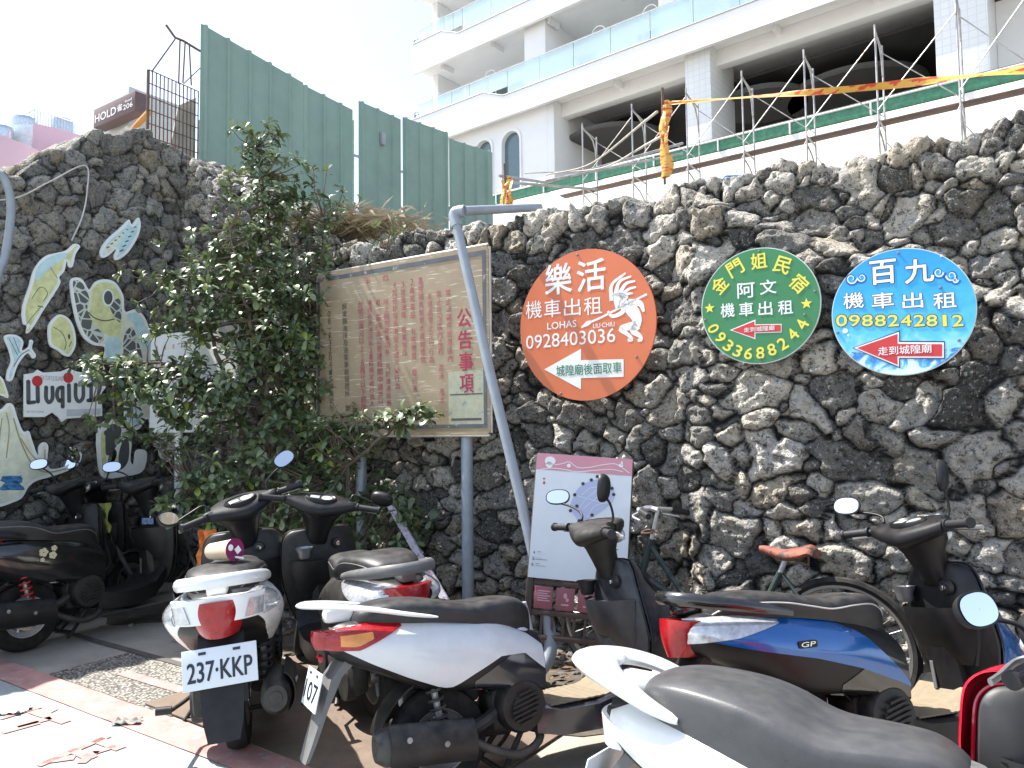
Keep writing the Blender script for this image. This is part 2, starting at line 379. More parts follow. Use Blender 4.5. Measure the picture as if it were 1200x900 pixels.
# ================================================================== ground
def ground_material():
    m, N, L, b = shader('plaza_ground'); tc = N.new('ShaderNodeTexCoord')
    def noise(sc, det=8, ro=.6):
        n = N.new('ShaderNodeTexNoise'); n.inputs['Scale'].default_value = sc; n.inputs['Detail'].default_value = det; n.inputs['Roughness'].default_value = ro; L.new(tc.outputs['Object'], n.inputs['Vector']); return n.outputs['Fac']
    r = N.new('ShaderNodeValToRGB'); e = r.color_ramp.elements; e[0].position = .3; e[0].color = rgb((.25, .225, .19)); e[1].position = .72; e[1].color = rgb((.42, .385, .325)); L.new(noise(2.3), r.inputs[0])
    r2 = N.new('ShaderNodeMapRange'); r2.inputs[1].default_value = .55; r2.inputs[2].default_value = .75; r2.inputs[4].default_value = .5; L.new(noise(38., 6, .7), r2.inputs[0])
    mx = N.new('ShaderNodeMix'); mx.data_type = 'RGBA'; mx.inputs[7].default_value = rgb((.11, .10, .085)); L.new(r2.outputs[0], mx.inputs[0]); L.new(r.outputs[0], mx.inputs[6]); L.new(mx.outputs[2], b.inputs['Base Color'])
    b.inputs['Roughness'].default_value = .9
    bp = N.new('ShaderNodeBump'); bp.inputs['Strength'].default_value = .5; bp.inputs['Distance'].default_value = .006; L.new(noise(90., 4), bp.inputs['Height']); L.new(bp.outputs[0], b.inputs['Normal'])
    return m
g = MB(); S = 300; g.grid([[(-S, -S, 0), (S, -S, 0)], [(-S, S, 0), (S, S, 0)]])
tag(g.build('ground', ground_material(), smooth=0), kind='structure')

GP = WP-BX*2.35-AX*1.2     # a point of the red line at the edge of the parking strip
def line_off(px, py): return (on_ground(px, py)-GP)
def wallxy(a, b, z=0): p = WP+AX*a-BX*b; return (p.x, p.y, z)      # a along the wall, b out from it
_p = on_ground(130, 832); _bl = (WP-_p).dot(BX)           # distance of the red line from the wall
def sheet(name, a0, a1, b0, b1, z, mat, kind='structure', jag=0.0, na=40):
    mb = MB(); top, bot = [], []
    for i in range(na+1):
        a = a0+(a1-a0)*i/na; j = jag*math.sin(i*2.7)*math.cos(i*1.3); top.append(wallxy(a, b0+j, z)); bot.append(wallxy(a, b1+j*.6, z))
    mb.grid([top, bot]); return tag(mb.build(name, mat, smooth=0), kind=kind)
WHITEP = M('white_road_paint', (.33, .35, .345), .85, var=.12, scale=5, bump=.5, bscale=70, wear=((.40, .38, .34), .66, 7))
REDP = M('red_road_paint', (.45, .24, .215), .85, var=.25, scale=6, bump=.4, bscale=70, wear=((.42, .34, .28), .56, 11))
PEBM, N, L, b = shader('washed_pebbles')
tc = N.new('ShaderNodeTexCoord'); vo = N.new('ShaderNodeTexVoronoi'); vo.inputs['Scale'].default_value = 62; L.new(tc.outputs['Object'], vo.inputs['Vector'])
r = N.new('ShaderNodeValToRGB'); e = r.color_ramp.elements; e[0].position = .25; e[0].color = rgb((.44, .41, .35)); e[1].position = .62; e[1].color = rgb((.10, .09, .08)); L.new(vo.outputs['Distance'], r.inputs[0])
mx = N.new('ShaderNodeMix'); mx.data_type = 'RGBA'; mx.blend_type = 'MULTIPLY'; mx.inputs[0].default_value = .45; hs_n = N.new('ShaderNodeHueSaturation'); hs_n.inputs['Saturation'].default_value = .12; L.new(vo.outputs['Color'], hs_n.inputs['Color']); L.new(r.outputs[0], mx.inputs[6]); L.new(hs_n.outputs[0], mx.inputs[7]); L.new(mx.outputs[2], b.inputs['Base Color'])
bp = N.new('ShaderNodeBump'); bp.invert = True; bp.inputs['Strength'].default_value = .8; bp.inputs['Distance'].default_value = .01; L.new(vo.outputs['Distance'], bp.inputs['Height']); L.new(bp.outputs[0], b.inputs['Normal']); b.inputs['Roughness'].default_value = .8
MATM = M('brown_board', (.17, .125, .09), .8, var=.2, scale=14, bump=.3, bscale=60, wear=((.11, .085, .065), .6, 5))
GREYP = M('grey_concrete', (.33, .31, .28), .9, var=.25, scale=8, bump=.4)
sheet('road_paint', -9, 6, _bl+.09, _bl+7, .004, WHITEP)
sheet('red_kerb_line', -9, 6, _bl-.09, _bl+.09, .008, REDP, jag=.004, na=120)
# pebble panels and bands inside the parking strip
_q0 = (on_ground(272, 868)-WP).dot(AX); _q1 = (on_ground(105, 812)-WP).dot(AX)
def a_of(px, py): return (on_ground(px, py)-WP).dot(AX)
def b_of(px, py): return (WP-on_ground(px, py)).dot(BX)
pm = MB(); c4 = [on_ground(*p, z=.004) for p in ((85, 805), (160, 828), (222, 795), (160, 768))]
pk = []
b1, b2 = _bl-.10, b_of(175, 772); a1, a2 = a_of(70, 800), a_of(165, 828)
pm.grid([[wallxy(a1-.2, b1, .004), wallxy(a2+.25, b1, .004)], [wallxy(a1-.2, b2, .004), wallxy(a2+.55, b2, .004)]])
tag(pm.build('pebble_pavement', PEBM, smooth=0), kind='structure')
bm_ = MB(); bm_.mi = 0
bm_.grid([[wallxy(-6, b2, .008), wallxy(a2+.5, b2, .008)], [wallxy(-6, b2-.05, .008), wallxy(a2+.5, b2-.05, .008)]])
tag(bm_.build('pavement_band', M('dark_band', (.10, .09, .08), .9, var=.3, bump=.3), smooth=0), kind='structure')
bm_ = MB(); bmid = (b1+b2)/2
bm_.grid([[wallxy(a1+.15, bmid+.04, .008), wallxy(a2+.9, bmid+.02, .008)], [wallxy(a1+.15, bmid-.03, .008), wallxy(a2+.9, bmid-.05, .008)]])
tag(bm_.build('red_pavement_band', REDP, smooth=0), kind='structure')
mm = MB(); a0m = a_of(142, 835)
mm.box((0, 0, 0), (1.9, .95, .006)); ob = mm.build('floor_board', MATM, smooth=0)
pc = Vector(wallxy(a0m+.98, _bl-.56, .010)); ob.location = pc; ob.rotation_euler = (0, 0, RZ-R(2))
tag(ob, 'thin brown board lying flat under the white scooters', 'board')
sl_ = MB(); top, bot = [], []
for i in range(70):
    a = -3.4+i*.085; top.append(wallxy(a, -.05, .004)); bot.append(wallxy(a, 1.15+.10*math.sin(a*5.3)+.07*math.sin(a*12.1+1), .004))
sl_.grid([top, bot]); tag(sl_.build('soil_strip', M('dark_soil', (.085, .072, .055), .95, var=.5, scale=11, bump=.8, bscale=60, wear=((.17, .15, .12), .58, 9)), smooth=0), kind='structure')
# red painted strokes of the worn road lettering
rs_ = MB()
for pts, w in ((((0, 842), (48, 828)), .035), (((2, 858), (46, 846)), .05), (((20, 851), (60, 841)), .05), (((38, 833), (78, 846)), .05), (((48, 838), (64, 830)), .05),
               (((45, 897), (128, 862)), .035), (((70, 884), (100, 874)), .035), (((84, 878), (104, 888)), .04), (((112, 866), (142, 877)), .05), (((110, 882), (136, 874)), .035), (((95, 894), (112, 880)), .04), (((50, 892), (88, 887)), .05), (((100, 884), (112, 887)), .03)):
    p, q = on_ground(*pts[0], z=.0085), on_ground(*pts[1], z=.0085); t = (q-p).normalized(); nn = Vector((-t.y, t.x, 0))*w/2
    rs_.add([p+nn, p-nn, q-nn, q+nn], [(0, 1, 2, 3)])
tag(rs_.build('painted_lettering', REDP, smooth=0), kind='structure')

# ================================================================== background up the hill
def hill():
    xs = np.linspace(-40, 60, 90); rows = []
    prof = [(.30, 1.9), (.8, 2.6), (2.0, 3.0), (4.0, 3.75), (7.5, 4.6), (11, 5.6), (16, 8.0), (30, 10.2), (60, 10.5)]   # distance behind the long wall -> height
    for d, z in prof:
        row = []
        for a in np.linspace(-30, 45, 110):
            left = 1/(1+math.exp((a+5.1)*2.2))                         # behind the left wall the ground stays lower
            zz = z*(1-left)+left*min(z, 2.2+.05*d)
            p = WP+AX*(a)+BX*d
            if a < -3.9 and d < 6: zz = min(zz, 2.9)
            row.append((p.x, p.y, zz+.12*math.sin(a*1.7+d)*math.cos(d*2.1)))
        rows.append(row)
    mb = MB(); mb.grid(rows)
    return mb.build('hillside', M('dry_soil', (.20, .19, .165), .95, var=.4, scale=1.5, bump=.6, bscale=30), smooth=60)
tag(hill(), kind='structure')

# dry straw heap and tufts on the crown
def straw(name, px, py, Y, w, dpt, hgt, n, seed):
    rs = random.Random(seed); c = at(px, py, Y); mb = MB()
    for i in range(n):
        x, y = rs.gauss(0, w), rs.gauss(0, dpt); h = hgt*math.exp(-(x/w)**2*.5)*rs.uniform(.3, 1); a = rs.uniform(0, 6.28); l = rs.uniform(.10, .26)
        d = Vector((math.cos(a), math.sin(a)*.6, rs.uniform(-.5, .35))).normalized(); p = c+AX*x+BX*y+Vector((0, 0, h)); q = p+d*l; m_ = (p+q)/2+Vector((0, 0, .02)); s = d.cross(Vector((0, 0, 1))).normalized()*.0017
        mb.add([p-s, p+s, m_+s, q, m_-s], [(0, 1, 2, 3, 4)])
    return mb.build(name, M('straw', (.34, .285, .19), .8, var=.3), smooth=0)
tag(straw('dry_grass', 412, 272, 6.1, .30, .15, .10, 1500, 3), 'heap of dry yellow straw on the wall top below the green fence', 'dry grass', kind='stuff')

# ------------------------------------------------------------------ green hoarding
FEN = M('green_sheet', (.215, .315, .265), .5, var=.10, scale=2.5, bump=.15, bscale=8, wear=((.22, .29, .26), .62, 5))
STEEL = M('galvanised_steel', (.42, .43, .44), .45, metal=.6, var=.25, scale=12)
RUST = M('rusty_steel', (.16, .10, .07), .8, metal=.3, var=.4, scale=20)
F0 = at(235, 60, 8.0); FD = Vector((.63, .777, 0)).normalized(); FN = Vector((FD.y, -FD.x, 0))
fence = empty('hoarding_fence', (F0.x, F0.y, 3.6), label='tall green ribbed sheet metal hoarding standing above the wall', cat='fence')
def fence_panel(q0, q1, z0, z1a, z1b, off=0.0, tilt=0.0):
    mb = MB(); n = max(2, int((q1-q0)/.0135)); rows = ([], [])
    for i in range(n+1):
        q = q0+(q1-q0)*i/n; ph = (q-q0) % .27
        rib = .034*max(0, min(1, (ph-.025)/.018))*max(0, min(1, (.085-ph)/.018)); z1 = z1a+(z1b-z1a)*i/n-.0*abs(math.sin(q*3))
        for r, z in zip(rows, (z0, z1)):
            p = F0+FD*q+FN*(off+rib+tilt*(z-z0)); r.append((p.x-F0.x, p.y-F0.y, z-3.6))
    mb.grid([rows[0], rows[1]], thick=-FN*.004)
    return mb.build('sheet_panel', FEN, fence, smooth=20)
def q_of(px):
    d = ray(px, 200); k = d.x/d.y; return (k*F0.y-F0.x)/(FD.x-k*FD.y)
def z_at(px, py):
    q = q_of(px); p = F0+FD*q; d = ray(px, py); return CAM_H+d.z*p.y/d.y
fence_panel(0, q_of(355), 3.3, z_at(235, 28), z_at(355, 97))
fence_panel(q_of(355), q_of(415), 3.4, z_at(356, 98), z_at(415, 128), -.03)
fence_panel(q_of(417.5), q_of(467), 3.5, z_at(417, 119), z_at(467, 141), .05)
fence_panel(q_of(467), q_of(520.5), 3.6, z_at(467, 139), z_at(521, 158), .09)
fence_panel(q_of(525), q_of(575.5), 3.7, z_at(525, 163), z_at(575, 179), .03)
for px in (237, 416, 523, 576):
    pm = MB(); q = q_of(px); p = F0+FD*q-FN*.05; pm.tube([(p.x-F0.x, p.y-F0.y, 0), (p.x-F0.x, p.y-F0.y, z_at(px, 175)-3.6 if px > 500 else z_at(px, 140)-3.6)], .024, 8); pm.build('fence_post', STEEL, fence)
for zz in (4.15, 5.0):
    rl = MB(); a, b_ = F0+FD*.05-FN*.05, F0+FD*(q_of(520))-FN*.05; rl.tube([(a.x-F0.x, a.y-F0.y, zz-3.6), (b_.x-F0.x, b_.y-F0.y, zz-3.6)], .02, 8); rl.build('fence_rail', STEEL, fence)
sw = MB(); p = F0+FD*q_of(443)+FN*.10; sw.box((p.x-F0.x, p.y-F0.y, z_at(443, 165)-3.6), (.07, .05, .17), Matrix.Rotation(math.atan2(FD.y, FD.x), 3, 'Z'), .008)
sw.build('switch_box', M('grey_plastic', (.30, .32, .33), .5), fence)

# steel mesh beside the hoarding
mesh = empty('steel_mesh_panel', tuple(F0-FD*.6+Vector((0, 0, -F0.z+3.6))), label='rusty steel mesh panel with bent rods beside the hoarding', cat='mesh panel')
qa, qb = q_of(172), -.02; z1a, z1b = z_at(172, 82), z_at(232, 108); mo = mesh.location
def fp(q, z, off=0): p = F0+FD*q+FN*off; return Vector((p.x, p.y, z))-mo
mg = MB()
for i in range(14):
    t = i/13; q = qa+(qb-qa)*t; mg.tube([fp(q, 3.55), fp(q, z1a+(z1b-z1a)*t)], .0065 if i else .016, 6)
for i in range(11):
    t = i/10; mg.tube([fp(qa, 3.7+(z1a-3.7)*t, .012), fp(qb, 3.7+(z1b-3.7)*t, .012)], .0055, 6)
mg.build('mesh_grid', RUST, mesh)
rd = MB()
def fpx(px, py): return fp(q_of(px), z_at(px, py), .0)
rd.tube([fpx(192, 29), fpx(203, 44), fpx(213, 48), fpx(233, 60)], .013, 6); rd.tube([fpx(203, 46), fpx(176, 84)], .008, 6); rd.tube([fpx(209, 46), fpx(208, 98)], .008, 6)
rd.tube([fpx(215, 50), fpx(213, 97)], .008, 6); rd.tube([fpx(220, 53), fpx(223, 100)], .008, 6); rd.tube([fpx(233, 80), fpx(214, 98)], .006, 6)
rd.build('bent_rod', RUST, mesh)
pl = MB(); pl.grid([[fp(qa+.12, 3.5, -.05), fp(qb, 3.5, -.05)], [fp(qa+.35, z1a-.25, -.05), fp(qb, z1b-.05, -.05)]], thick=-FN*.02)
pl.build('backing_board', M('pale_board', (.42, .42, .38), .8, var=.2), mesh)

# ------------------------------------------------------------------ white hotel
WHT = M('white_render', (.82, .82, .82), .75, var=.05, scale=.6, bump=.1, bscale=30, wear=((.70, .70, .70), .68, .5))
TILE, N, L, b = shader('white_tiles')
tc = N.new('ShaderNodeTexCoord'); bt = N.new('ShaderNodeTexBrick'); bt.offset = 0; bt.inputs['Scale'].default_value = 1; bt.inputs['Brick Width'].default_value = .20; bt.inputs['Row Height'].default_value = .20; bt.inputs['Mortar Size'].default_value = .012
bt.inputs['Color1'].default_value = rgb((.78, .78, .76)); bt.inputs['Color2'].default_value = rgb((.74, .75, .74)); bt.inputs['Mortar'].default_value = rgb((.52, .54, .55))
mpp = N.new('ShaderNodeMapping'); mpp.inputs['Rotation'].default_value = (R(90), 0, 0); L.new(tc.outputs['Object'], mpp.inputs[0]); L.new(mpp.outputs[0], bt.inputs[0]); L.new(bt.outputs[0], b.inputs['Base Color']); b.inputs['Roughness'].default_value = .35
bt.inputs['Mortar'].default_value = rgb((.66, .67, .67))
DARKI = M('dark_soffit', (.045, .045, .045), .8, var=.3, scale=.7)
GLS = bpy.data.materials.new('balcony_glass'); GLS.use_nodes = True; nt = GLS.node_tree; N = nt.nodes; L = nt.links; N.remove(N['Principled BSDF'])
tr = N.new('ShaderNodeBsdfTransparent'); tr.inputs[0].default_value = (.90, .98, .98, 1); df = N.new('ShaderNodeBsdfDiffuse'); df.inputs[0].default_value = (.74, .90, .91, 1); gl = N.new('ShaderNodeBsdfGlossy'); gl.inputs['Roughness'].default_value = .03
m1 = N.new('ShaderNodeMixShader'); m1.inputs[0].default_value = .32; L.new(tr.outputs[0], m1.inputs[1]); L.new(df.outputs[0], m1.inputs[2]); m2 = N.new('ShaderNodeMixShader'); m2.inputs[0].default_value = .12; L.new(m1.outputs[0], m2.inputs[1]); L.new(gl.outputs[0], m2.inputs[2]); L.new(m2.outputs[0], N['Material Output'].inputs[0])
WIN = M('window_glass', (.10, .16, .18), .08, var=.1, metal=.0, spec=.8)
HAN = R(38.9); HAX = Vector((math.cos(HAN), -math.sin(HAN), 0)); HBX = Vector((math.sin(HAN), math.cos(HAN), 0))
HQ = at(633, 122, 27.0); HP = Vector((HQ.x, HQ.y, 0))
hotel = empty('white_hotel', (HQ.x, HQ.y, 0), (0, 0, -HAN), 'white hotel block with glass balconies on the slope above the wall', 'hotel')
def hxz(px, py, off=0.0):
    p = on_plane(px, py, HP-HBX*off, HBX)-HP; return p.dot(HAX), p.z      # local x along the front, height; off = in front of the facade plane
def hbox(mb, x0, x1, y0, y1, z0, z1, bev=.02): return mb.box(((x0+x1)/2, (y0+y1)/2, (z0+z1)/2), (x1-x0, y1-y0, z1-z0), None, bev)
XL = hxz(487, 200)[0]; XR = 22.0
def slab(zb, zt, steps):
    """fascia with a stepped parapet, floor slab behind it and a soffit beam."""
    mb = MB(); poly = [(XL, zb), (XR, zb), (XR, zt), (steps[1], zt), (steps[0], zt+.42), (XL, zt+.42)]
    mb.plate(poly, -.15, 0.0); hbox(mb, XL, XR, .003, 7.0, zb+.25, zb+.55); mb.build('balcony_slab', WHT, hotel, smooth=25)
    for i in range(12):
        st = MB(); x = XL+1.2+i*2.8; hbox(st, x, x+.14, .35, 1.0, zb+.02, zb+.247, 0); st.build('soffit_beam', WHT, hotel)
    # glass rail
    gm = MB(); x = steps[1]+.02
    xs = np.arange(steps[1], XR, 1.55)
    for a, c in zip(xs[:-1], xs[1:]):
        gm = MB(); gm.grid([[(a+.015, .10, zt+.04), (c-.015, .10, zt+.04)], [(a+.015, .10, zt+1.15), (c-.015, .10, zt+1.15)]], thick=(0, .012, 0)); gm.build('glass_panel', GLS, hotel, smooth=0)
    xs2 = np.linspace(XL+.1, steps[1], 6)
    for a, c in zip(xs2[:-1], xs2[1:]):
        gm = MB(); gm.grid([[(a+.015, .10, zt+.46), (c-.015, .10, zt+.46)], [(a+.015, .10, zt+1.15), (c-.015, .10, zt+1.15)]], thick=(0, .012, 0)); gm.build('glass_panel', GLS, hotel, smooth=0)
    rm = MB(); rm.tube([(XL, .10, zt+1.17), (XR, .10, zt+1.17)], .022, 8)
    rm.tube([(XL, .16, zt+.72), (XR, .16, zt+.72)], .012, 6)
    for x in xs: rm.tube([(x, .16, zt), (x, .16, zt+1.17)], .016, 6)
    rm.build('rail', M('white_metal', (.72, .73, .73), .4, var=.05), hotel)
    cm = MB(); cm.tube([(steps[1], -.17, zt+.01), (XR, -.17, zt+.01)], .02, 6); cm.tube([(XL, -.17, zt+.43), (steps[0], -.17, zt+.43), (steps[1], -.17, zt+.01)], .02, 6); cm.build('edge_trim', M('grey_trim', (.35, .36, .36), .5), hotel)
    for i in range(9):
        hm = MB(); x = XL+.9+i*2.55+.5*(i % 2); hm.tube([(x-.28, .35, zt+.2)]+[(x-.28*math.cos(R(t)), .35, zt+1.25+.28*math.sin(R(t))) for t in range(0, 181, 15)]+[(x+.28, .35, zt+.2)], .025, 8)
        hm.build('hoop_handle', M('white_metal', (.72, .73, .73), .4), hotel)
zB, zT = hxz(633, 122, .15)[1], hxz(633, 96, .15)[1]
zB2, zT2 = hxz(633, 21, .15)[1], hxz(633, -6, .15)[1]
s1 = (hxz(566, 97, .15)[0], hxz(590, 112, .15)[0]); s2 = (hxz(517, 27, .15)[0], hxz(537, 35, .15)[0])
slab(zB, zT, s1); slab(zB2, zT2, s2); FH = zB2-zB; slab(zB2+FH, zT2+FH, s2)
zG = 8.2
# wall behind the balconies, with recesses
wb = MB()
for z0, z1 in ((zB+.55, zB2+.25), (zB2+.55, zB2+FH+.25)):
    hbox(wb, XL+.6, XR, 2.6, 2.8, z0, z1, 0)
    for px in (632, 798, 960): x = hxz(px, 60)[0]; hbox(wb, x-.9, x+.1, .25, 2.597, z0, z1)
    hbox(wb, XL+.2, XL+.5, .9, 2.597, z0, z1)
wb.build('balcony_wall', WHT, hotel)
dw = MB()
for z0 in (zB+.55, zB2+.55):
    for i in range(6): dw = MB(); x = XL+2.2+i*3.6; hbox(dw, x, x+1.7, 2.56, 2.597, z0+.05, z0+2.25, 0); dw.build('balcony_door', WIN, hotel)
# ground storey: piers, beam, deep dark hall
x1a, x1b = hxz(598, 150)[0], hxz(636, 150)[0]; c0, c1 = hxz(799, 100)[0], hxz(829, 100)[0]; d0, d1 = hxz(1093, 30)[0], hxz(1157, 30)[0]
for ca, cb in ((c0, c1), (d0, d1)): cm = MB(); hbox(cm, ca, cb, .25, 2.2, zG, zB+.247); cm.build('tiled_pier', TILE, hotel)
lw = MB(); ar = []
def arch(cx, w, z0, z1): return [(cx-w/2, z0), (cx-w/2, z1-w/2)]+[(cx+w/2*math.cos(R(a)), z1-w/2+w/2*math.sin(R(a))) for a in range(165, 0, -15)]+[(cx+w/2, z1-w/2), (cx+w/2, z0)]
xa, za = hxz(592, 152); xb, zb_ = hxz(560, 163)
wA, wB_ = hxz(604, 190)[0]-hxz(583, 190)[0], hxz(571, 175)[0]-hxz(552, 175)[0]
A1 = arch(xa+.05, wA, zG+.6, za); A2 = arch(xb+.05, wB_, zG+.8, zb_)
lw.plate([(XL+.6, zG), (x1b, zG), (x1b, zB+.247), (XL+.6, zB+.247)], .30, .55, [A1[::-1], A2[::-1]]); hbox(lw, x1b-.003, x1b+.30, .30, 3.6, zG, zB+.247)
lw.build('front_wall', WHT, hotel, smooth=25)
sw_ = MB(); hbox(sw_, d1+.003, d1+6, 2.21, 2.5, zG, zB+.2, 0); sw_.build('stair_wall', WHT, hotel)
for A in (A1, A2):
    gm = MB(); gm.plate(A, .45, .47); w_ = gm.build('arched_window', WIN, hotel, smooth=0)
    fm = MB(); cx = (A[0][0]+A[-1][0])/2; zc = sum(p[1] for p in A)/len(A)
    out = [(cx+(p[0]-cx)*1.16, p[1]+(.12 if p[1] > A[0][1]+.1 else 0)) for p in A]
    fm.plate(out, .24, .297, [A[::-1]]); fm.build('window_frame', WHT, w_, smooth=25)
bm2 = MB(); hbox(bm2, x1b+.30, XR, .8, 1.2, zB-.28, zB+.247); bm2.build('cross_beam', WHT, hotel)
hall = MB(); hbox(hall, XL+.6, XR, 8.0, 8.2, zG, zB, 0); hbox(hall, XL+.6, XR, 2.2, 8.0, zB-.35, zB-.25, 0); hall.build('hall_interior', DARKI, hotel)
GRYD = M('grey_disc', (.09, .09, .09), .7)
for px, py, r_, dy in ((722, 153, 2.0, 3.0), (893, 97, 1.5, 3.2), (1000, 60, 2.2, 4.5)):
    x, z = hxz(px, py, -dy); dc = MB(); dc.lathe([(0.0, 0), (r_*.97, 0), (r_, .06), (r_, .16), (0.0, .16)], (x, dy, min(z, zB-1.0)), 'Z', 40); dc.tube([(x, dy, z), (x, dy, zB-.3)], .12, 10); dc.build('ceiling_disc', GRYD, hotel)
rp = MB(); rp.box(((x1b+3), 4.5, zG+1.0), (12, .3, 1.0), None, .02); rp.build('low_wall', M('grey_wall', (.33, .33, .32), .8), hotel)
gw = MB(); x, z = hxz(740, 190, -5.5)
for i in range(3): gw = MB(); hbox(gw, x+i*1.1-2.2, x+i*1.1-1.15, 5.5, 5.55, z-1.0, z+.5, 0); gw.build('hall_window', WIN, hotel)
# balcony spirals at the left end
spi = MB()
for zz in (zB+1.0, zB2+1.0): 
    for k in range(9): spi.tube([(XL-.35+.6*math.sin(t)*.6, .9-.5*math.cos(t), zz+k*.11) for t in np.linspace(-1.2, 1.4, 9)], .02, 6)
spi.build('curved_grille', M('dark_metal', (.06, .06, .065), .4, metal=.5), hotel)

RAN = R(36.4); RAX = Vector((math.cos(RAN), -math.sin(RAN), 0)); RBX = Vector((math.sin(RAN), math.cos(RAN), 0))
# ------------------------------------------------------------------ retaining wall, terrace edge and scaffold
RP = at(900, 250, 15.0); RP.z = 0
ret = empty('retaining_wall', tuple(RP), (0, 0, -RAN), 'sunlit white retaining wall topped by a green band behind the scaffold', 'wall')
mb = MB(); mb.box((3, .15, 5.3), (34, .3, 3.75), None, .01); mb.build('white_face', M('white_lime', (.84, .82, .76), .85, var=.04, scale=.8, wear=((.72, .72, .70), .62, .9)), ret)
GRN = M('green_tiles', (.06, .22, .13), .5, var=.35, scale=9, bump=.6, bscale=14)
mb = MB(); mb.box((3, .06, 7.31), (34, .1, .22), None, .004); mb.build('green_band', GRN, ret)
mb = MB(); mb.tube([(-14, 0, 7.44), (20, 0, 7.44)], .022, 8)
for i in range(22): mb.tube([(-13+i*1.5, -.02, 7.19), (-13+i*1.5, -.02, 7.44)], .02, 8)
mb.build('band_rail', M('white_metal', (.72, .73, .73), .4), ret)
mb = MB(); mb.box((3, .9, 7.50), (34, 1.5, .10), None, .02); mb.build('terrace_edge', M('rough_concrete', (.12, .118, .11), .95, var=.3, scale=5, bump=1, bscale=12), ret)

SP = RP-RBX*1.25
POLE = M('scaffold_pole', (.40, .385, .37), .5, metal=.5, var=.35, scale=6, wear=((.20, .10, .06), .60, 9))
def s_of(px):
    d = ray(px, 150); k = d.x/d.y; return (k*SP.y-SP.x)/(RAX.x-k*RAX.y)
def sz(px, py): p = SP+RAX*s_of(px); d = ray(px, py); return CAM_H+d.z*p.y/d.y
scx = [s_of(p) for p in (805, 871, 945, 1030, 1127)]; st = scx[4]-scx[3]; scx = [scx[0]-2*st, scx[0]-st]+scx+[scx[4]+st]
ztop = [sz(805, 103), sz(871, 83), sz(945, 58), sz(1030, 29), sz(1127, -18)]; ztop = [ztop[0]-.1, ztop[0]]+ztop+[ztop[-1]]
zpl = 6.60
sfr = ['in front of the dark hall bay', 'beside the tiled pier', 'under the wide balcony']
def scaffold(i):
    s, z1 = scx[i], ztop[i]; p = SP+RAX*s
    o = empty('scaffold', (p.x, p.y, 4.0), (0, 0, -RAN), cat='scaffold', group='scaffold frames along the retaining wall')
    m_ = MB(); z = z1-4; m_.tube([(0, 0, 0), (0, 0, z)], .017, 8); m_.build('front_post', POLE, o)
    m_ = MB(); m_.tube([(0, .62, 0), (0, .62, z-.12)], .017, 8); m_.build('back_post', POLE, o)
    m_ = MB(); m_.tube([(0, .0, z-.10), (0, .12, z-.14), (0, .30, z-.18), (0, .46, z-.26), (0, .56, z-.45), (0, .60, z-.70)], .017, 8); m_.tube([(0, 0, z-.12), (0, .62, z-.2)], .015, 8)
    m_.tube([(0, 0, zpl-4.0), (0, .62, zpl-4.0)], .018, 8); m_.tube([(0, .0, zpl-4.15), (0, .30, zpl-4.25), (0, .52, zpl-4.4), (0, .60, zpl-4.8)], .015, 8); m_.build('arch_brace', POLE, o)
    return o
SCL = ['scaffold frame leftmost of the row, low beside the arched window', 'scaffold frame just right of the tied orange tape post', 'scaffold frame in front of the white tiled middle pier', 'scaffold frame at the left side of the dark hall opening', 'scaffold frame in the middle of the dark hall opening', 'scaffold frame at the right side of the dark hall opening', 'tallest scaffold frame in front of the right tiled pier', 'scaffold frame at the far right edge beyond the right pier']
for i in range(8): scaffold(i)['label'] = SCL[i]
BRL = ['crossed brace rods between the two leftmost scaffold frames', 'crossed brace rods left of the middle tiled pier', 'crossed brace rods over the middle tiled pier', 'crossed brace rods over the left half of the dark hall', 'crossed brace rods over the middle of the dark hall', 'crossed brace rods ending at the right tiled pier', 'crossed brace rods right of the right tiled pier']
for i in range(7):
    m_ = MB(); a, c = scx[i], scx[i+1]; z0, z1 = zpl+.15, min(ztop[i], ztop[i+1])-.2
    for yy, (za_, zb2) in ((-.03, (z0, z1)), (.65, (z1-.05, z0+.1)), (-.035, (4.3, zpl-.1)), (.66, (zpl-.2, 4.4))): m_.tube([(a, yy, za_), (c, yy, zb2)], .010, 6)
    o = m_.build('cross_brace', POLE, loc=tuple(SP), rot=(0, 0, -RAN)); tag(o, BRL[i], 'brace', 'cross braces of the scaffold')
pk = MB(); pk.box(((scx[0]+scx[-1])/2, .32, zpl+.03), (scx[-1]-scx[0]+1.5, .24, .035), None, .004)
pl_ = pk.build('scaffold_plank', M('rust_plank', (.13, .085, .07), .7, var=.4, scale=3), loc=tuple(SP), rot=(0, 0, -RAN)); tag(pl_, 'long rusty walkway planks laid through the scaffold frames', 'plank')
# loose pipes and ropes at the left end of the scaffold
lp = MB(); T = lambda px, py, Y: at(px, py, Y)
for pts, r_ in ((((585, 206, 10.5), (640, 214, 11), (800, 168, 12.2)), .022), (((596, 214, 10), (700, 222, 10.5)), .02), (((640, 212, 10.6), (800, 180, 11.6)), .018)):
    lp.tube([T(*p) for p in pts], r_, 8)
tag(lp.build('scaffold_pipe', POLE), 'loose grey pipes lying across at the left end of the scaffold', 'pipe')
rp = MB()
for pts in (((770, 131, 5.0), (690, 193, 9.0), (640, 205, 10.5)), ((775, 160, 5.0), (700, 198, 9.5), (615, 203, 10.5))):
    a = [T(*p) for p in pts]; rp.tube(curve2([tuple(p) for p in a], 14), .010, 6)
tag(rp.build('guy_rope', M('pale_rope', (.42, .39, .34), .8, var=.3)), 'pale guy ropes slanting from the orange taped post to the scaffold', 'rope')

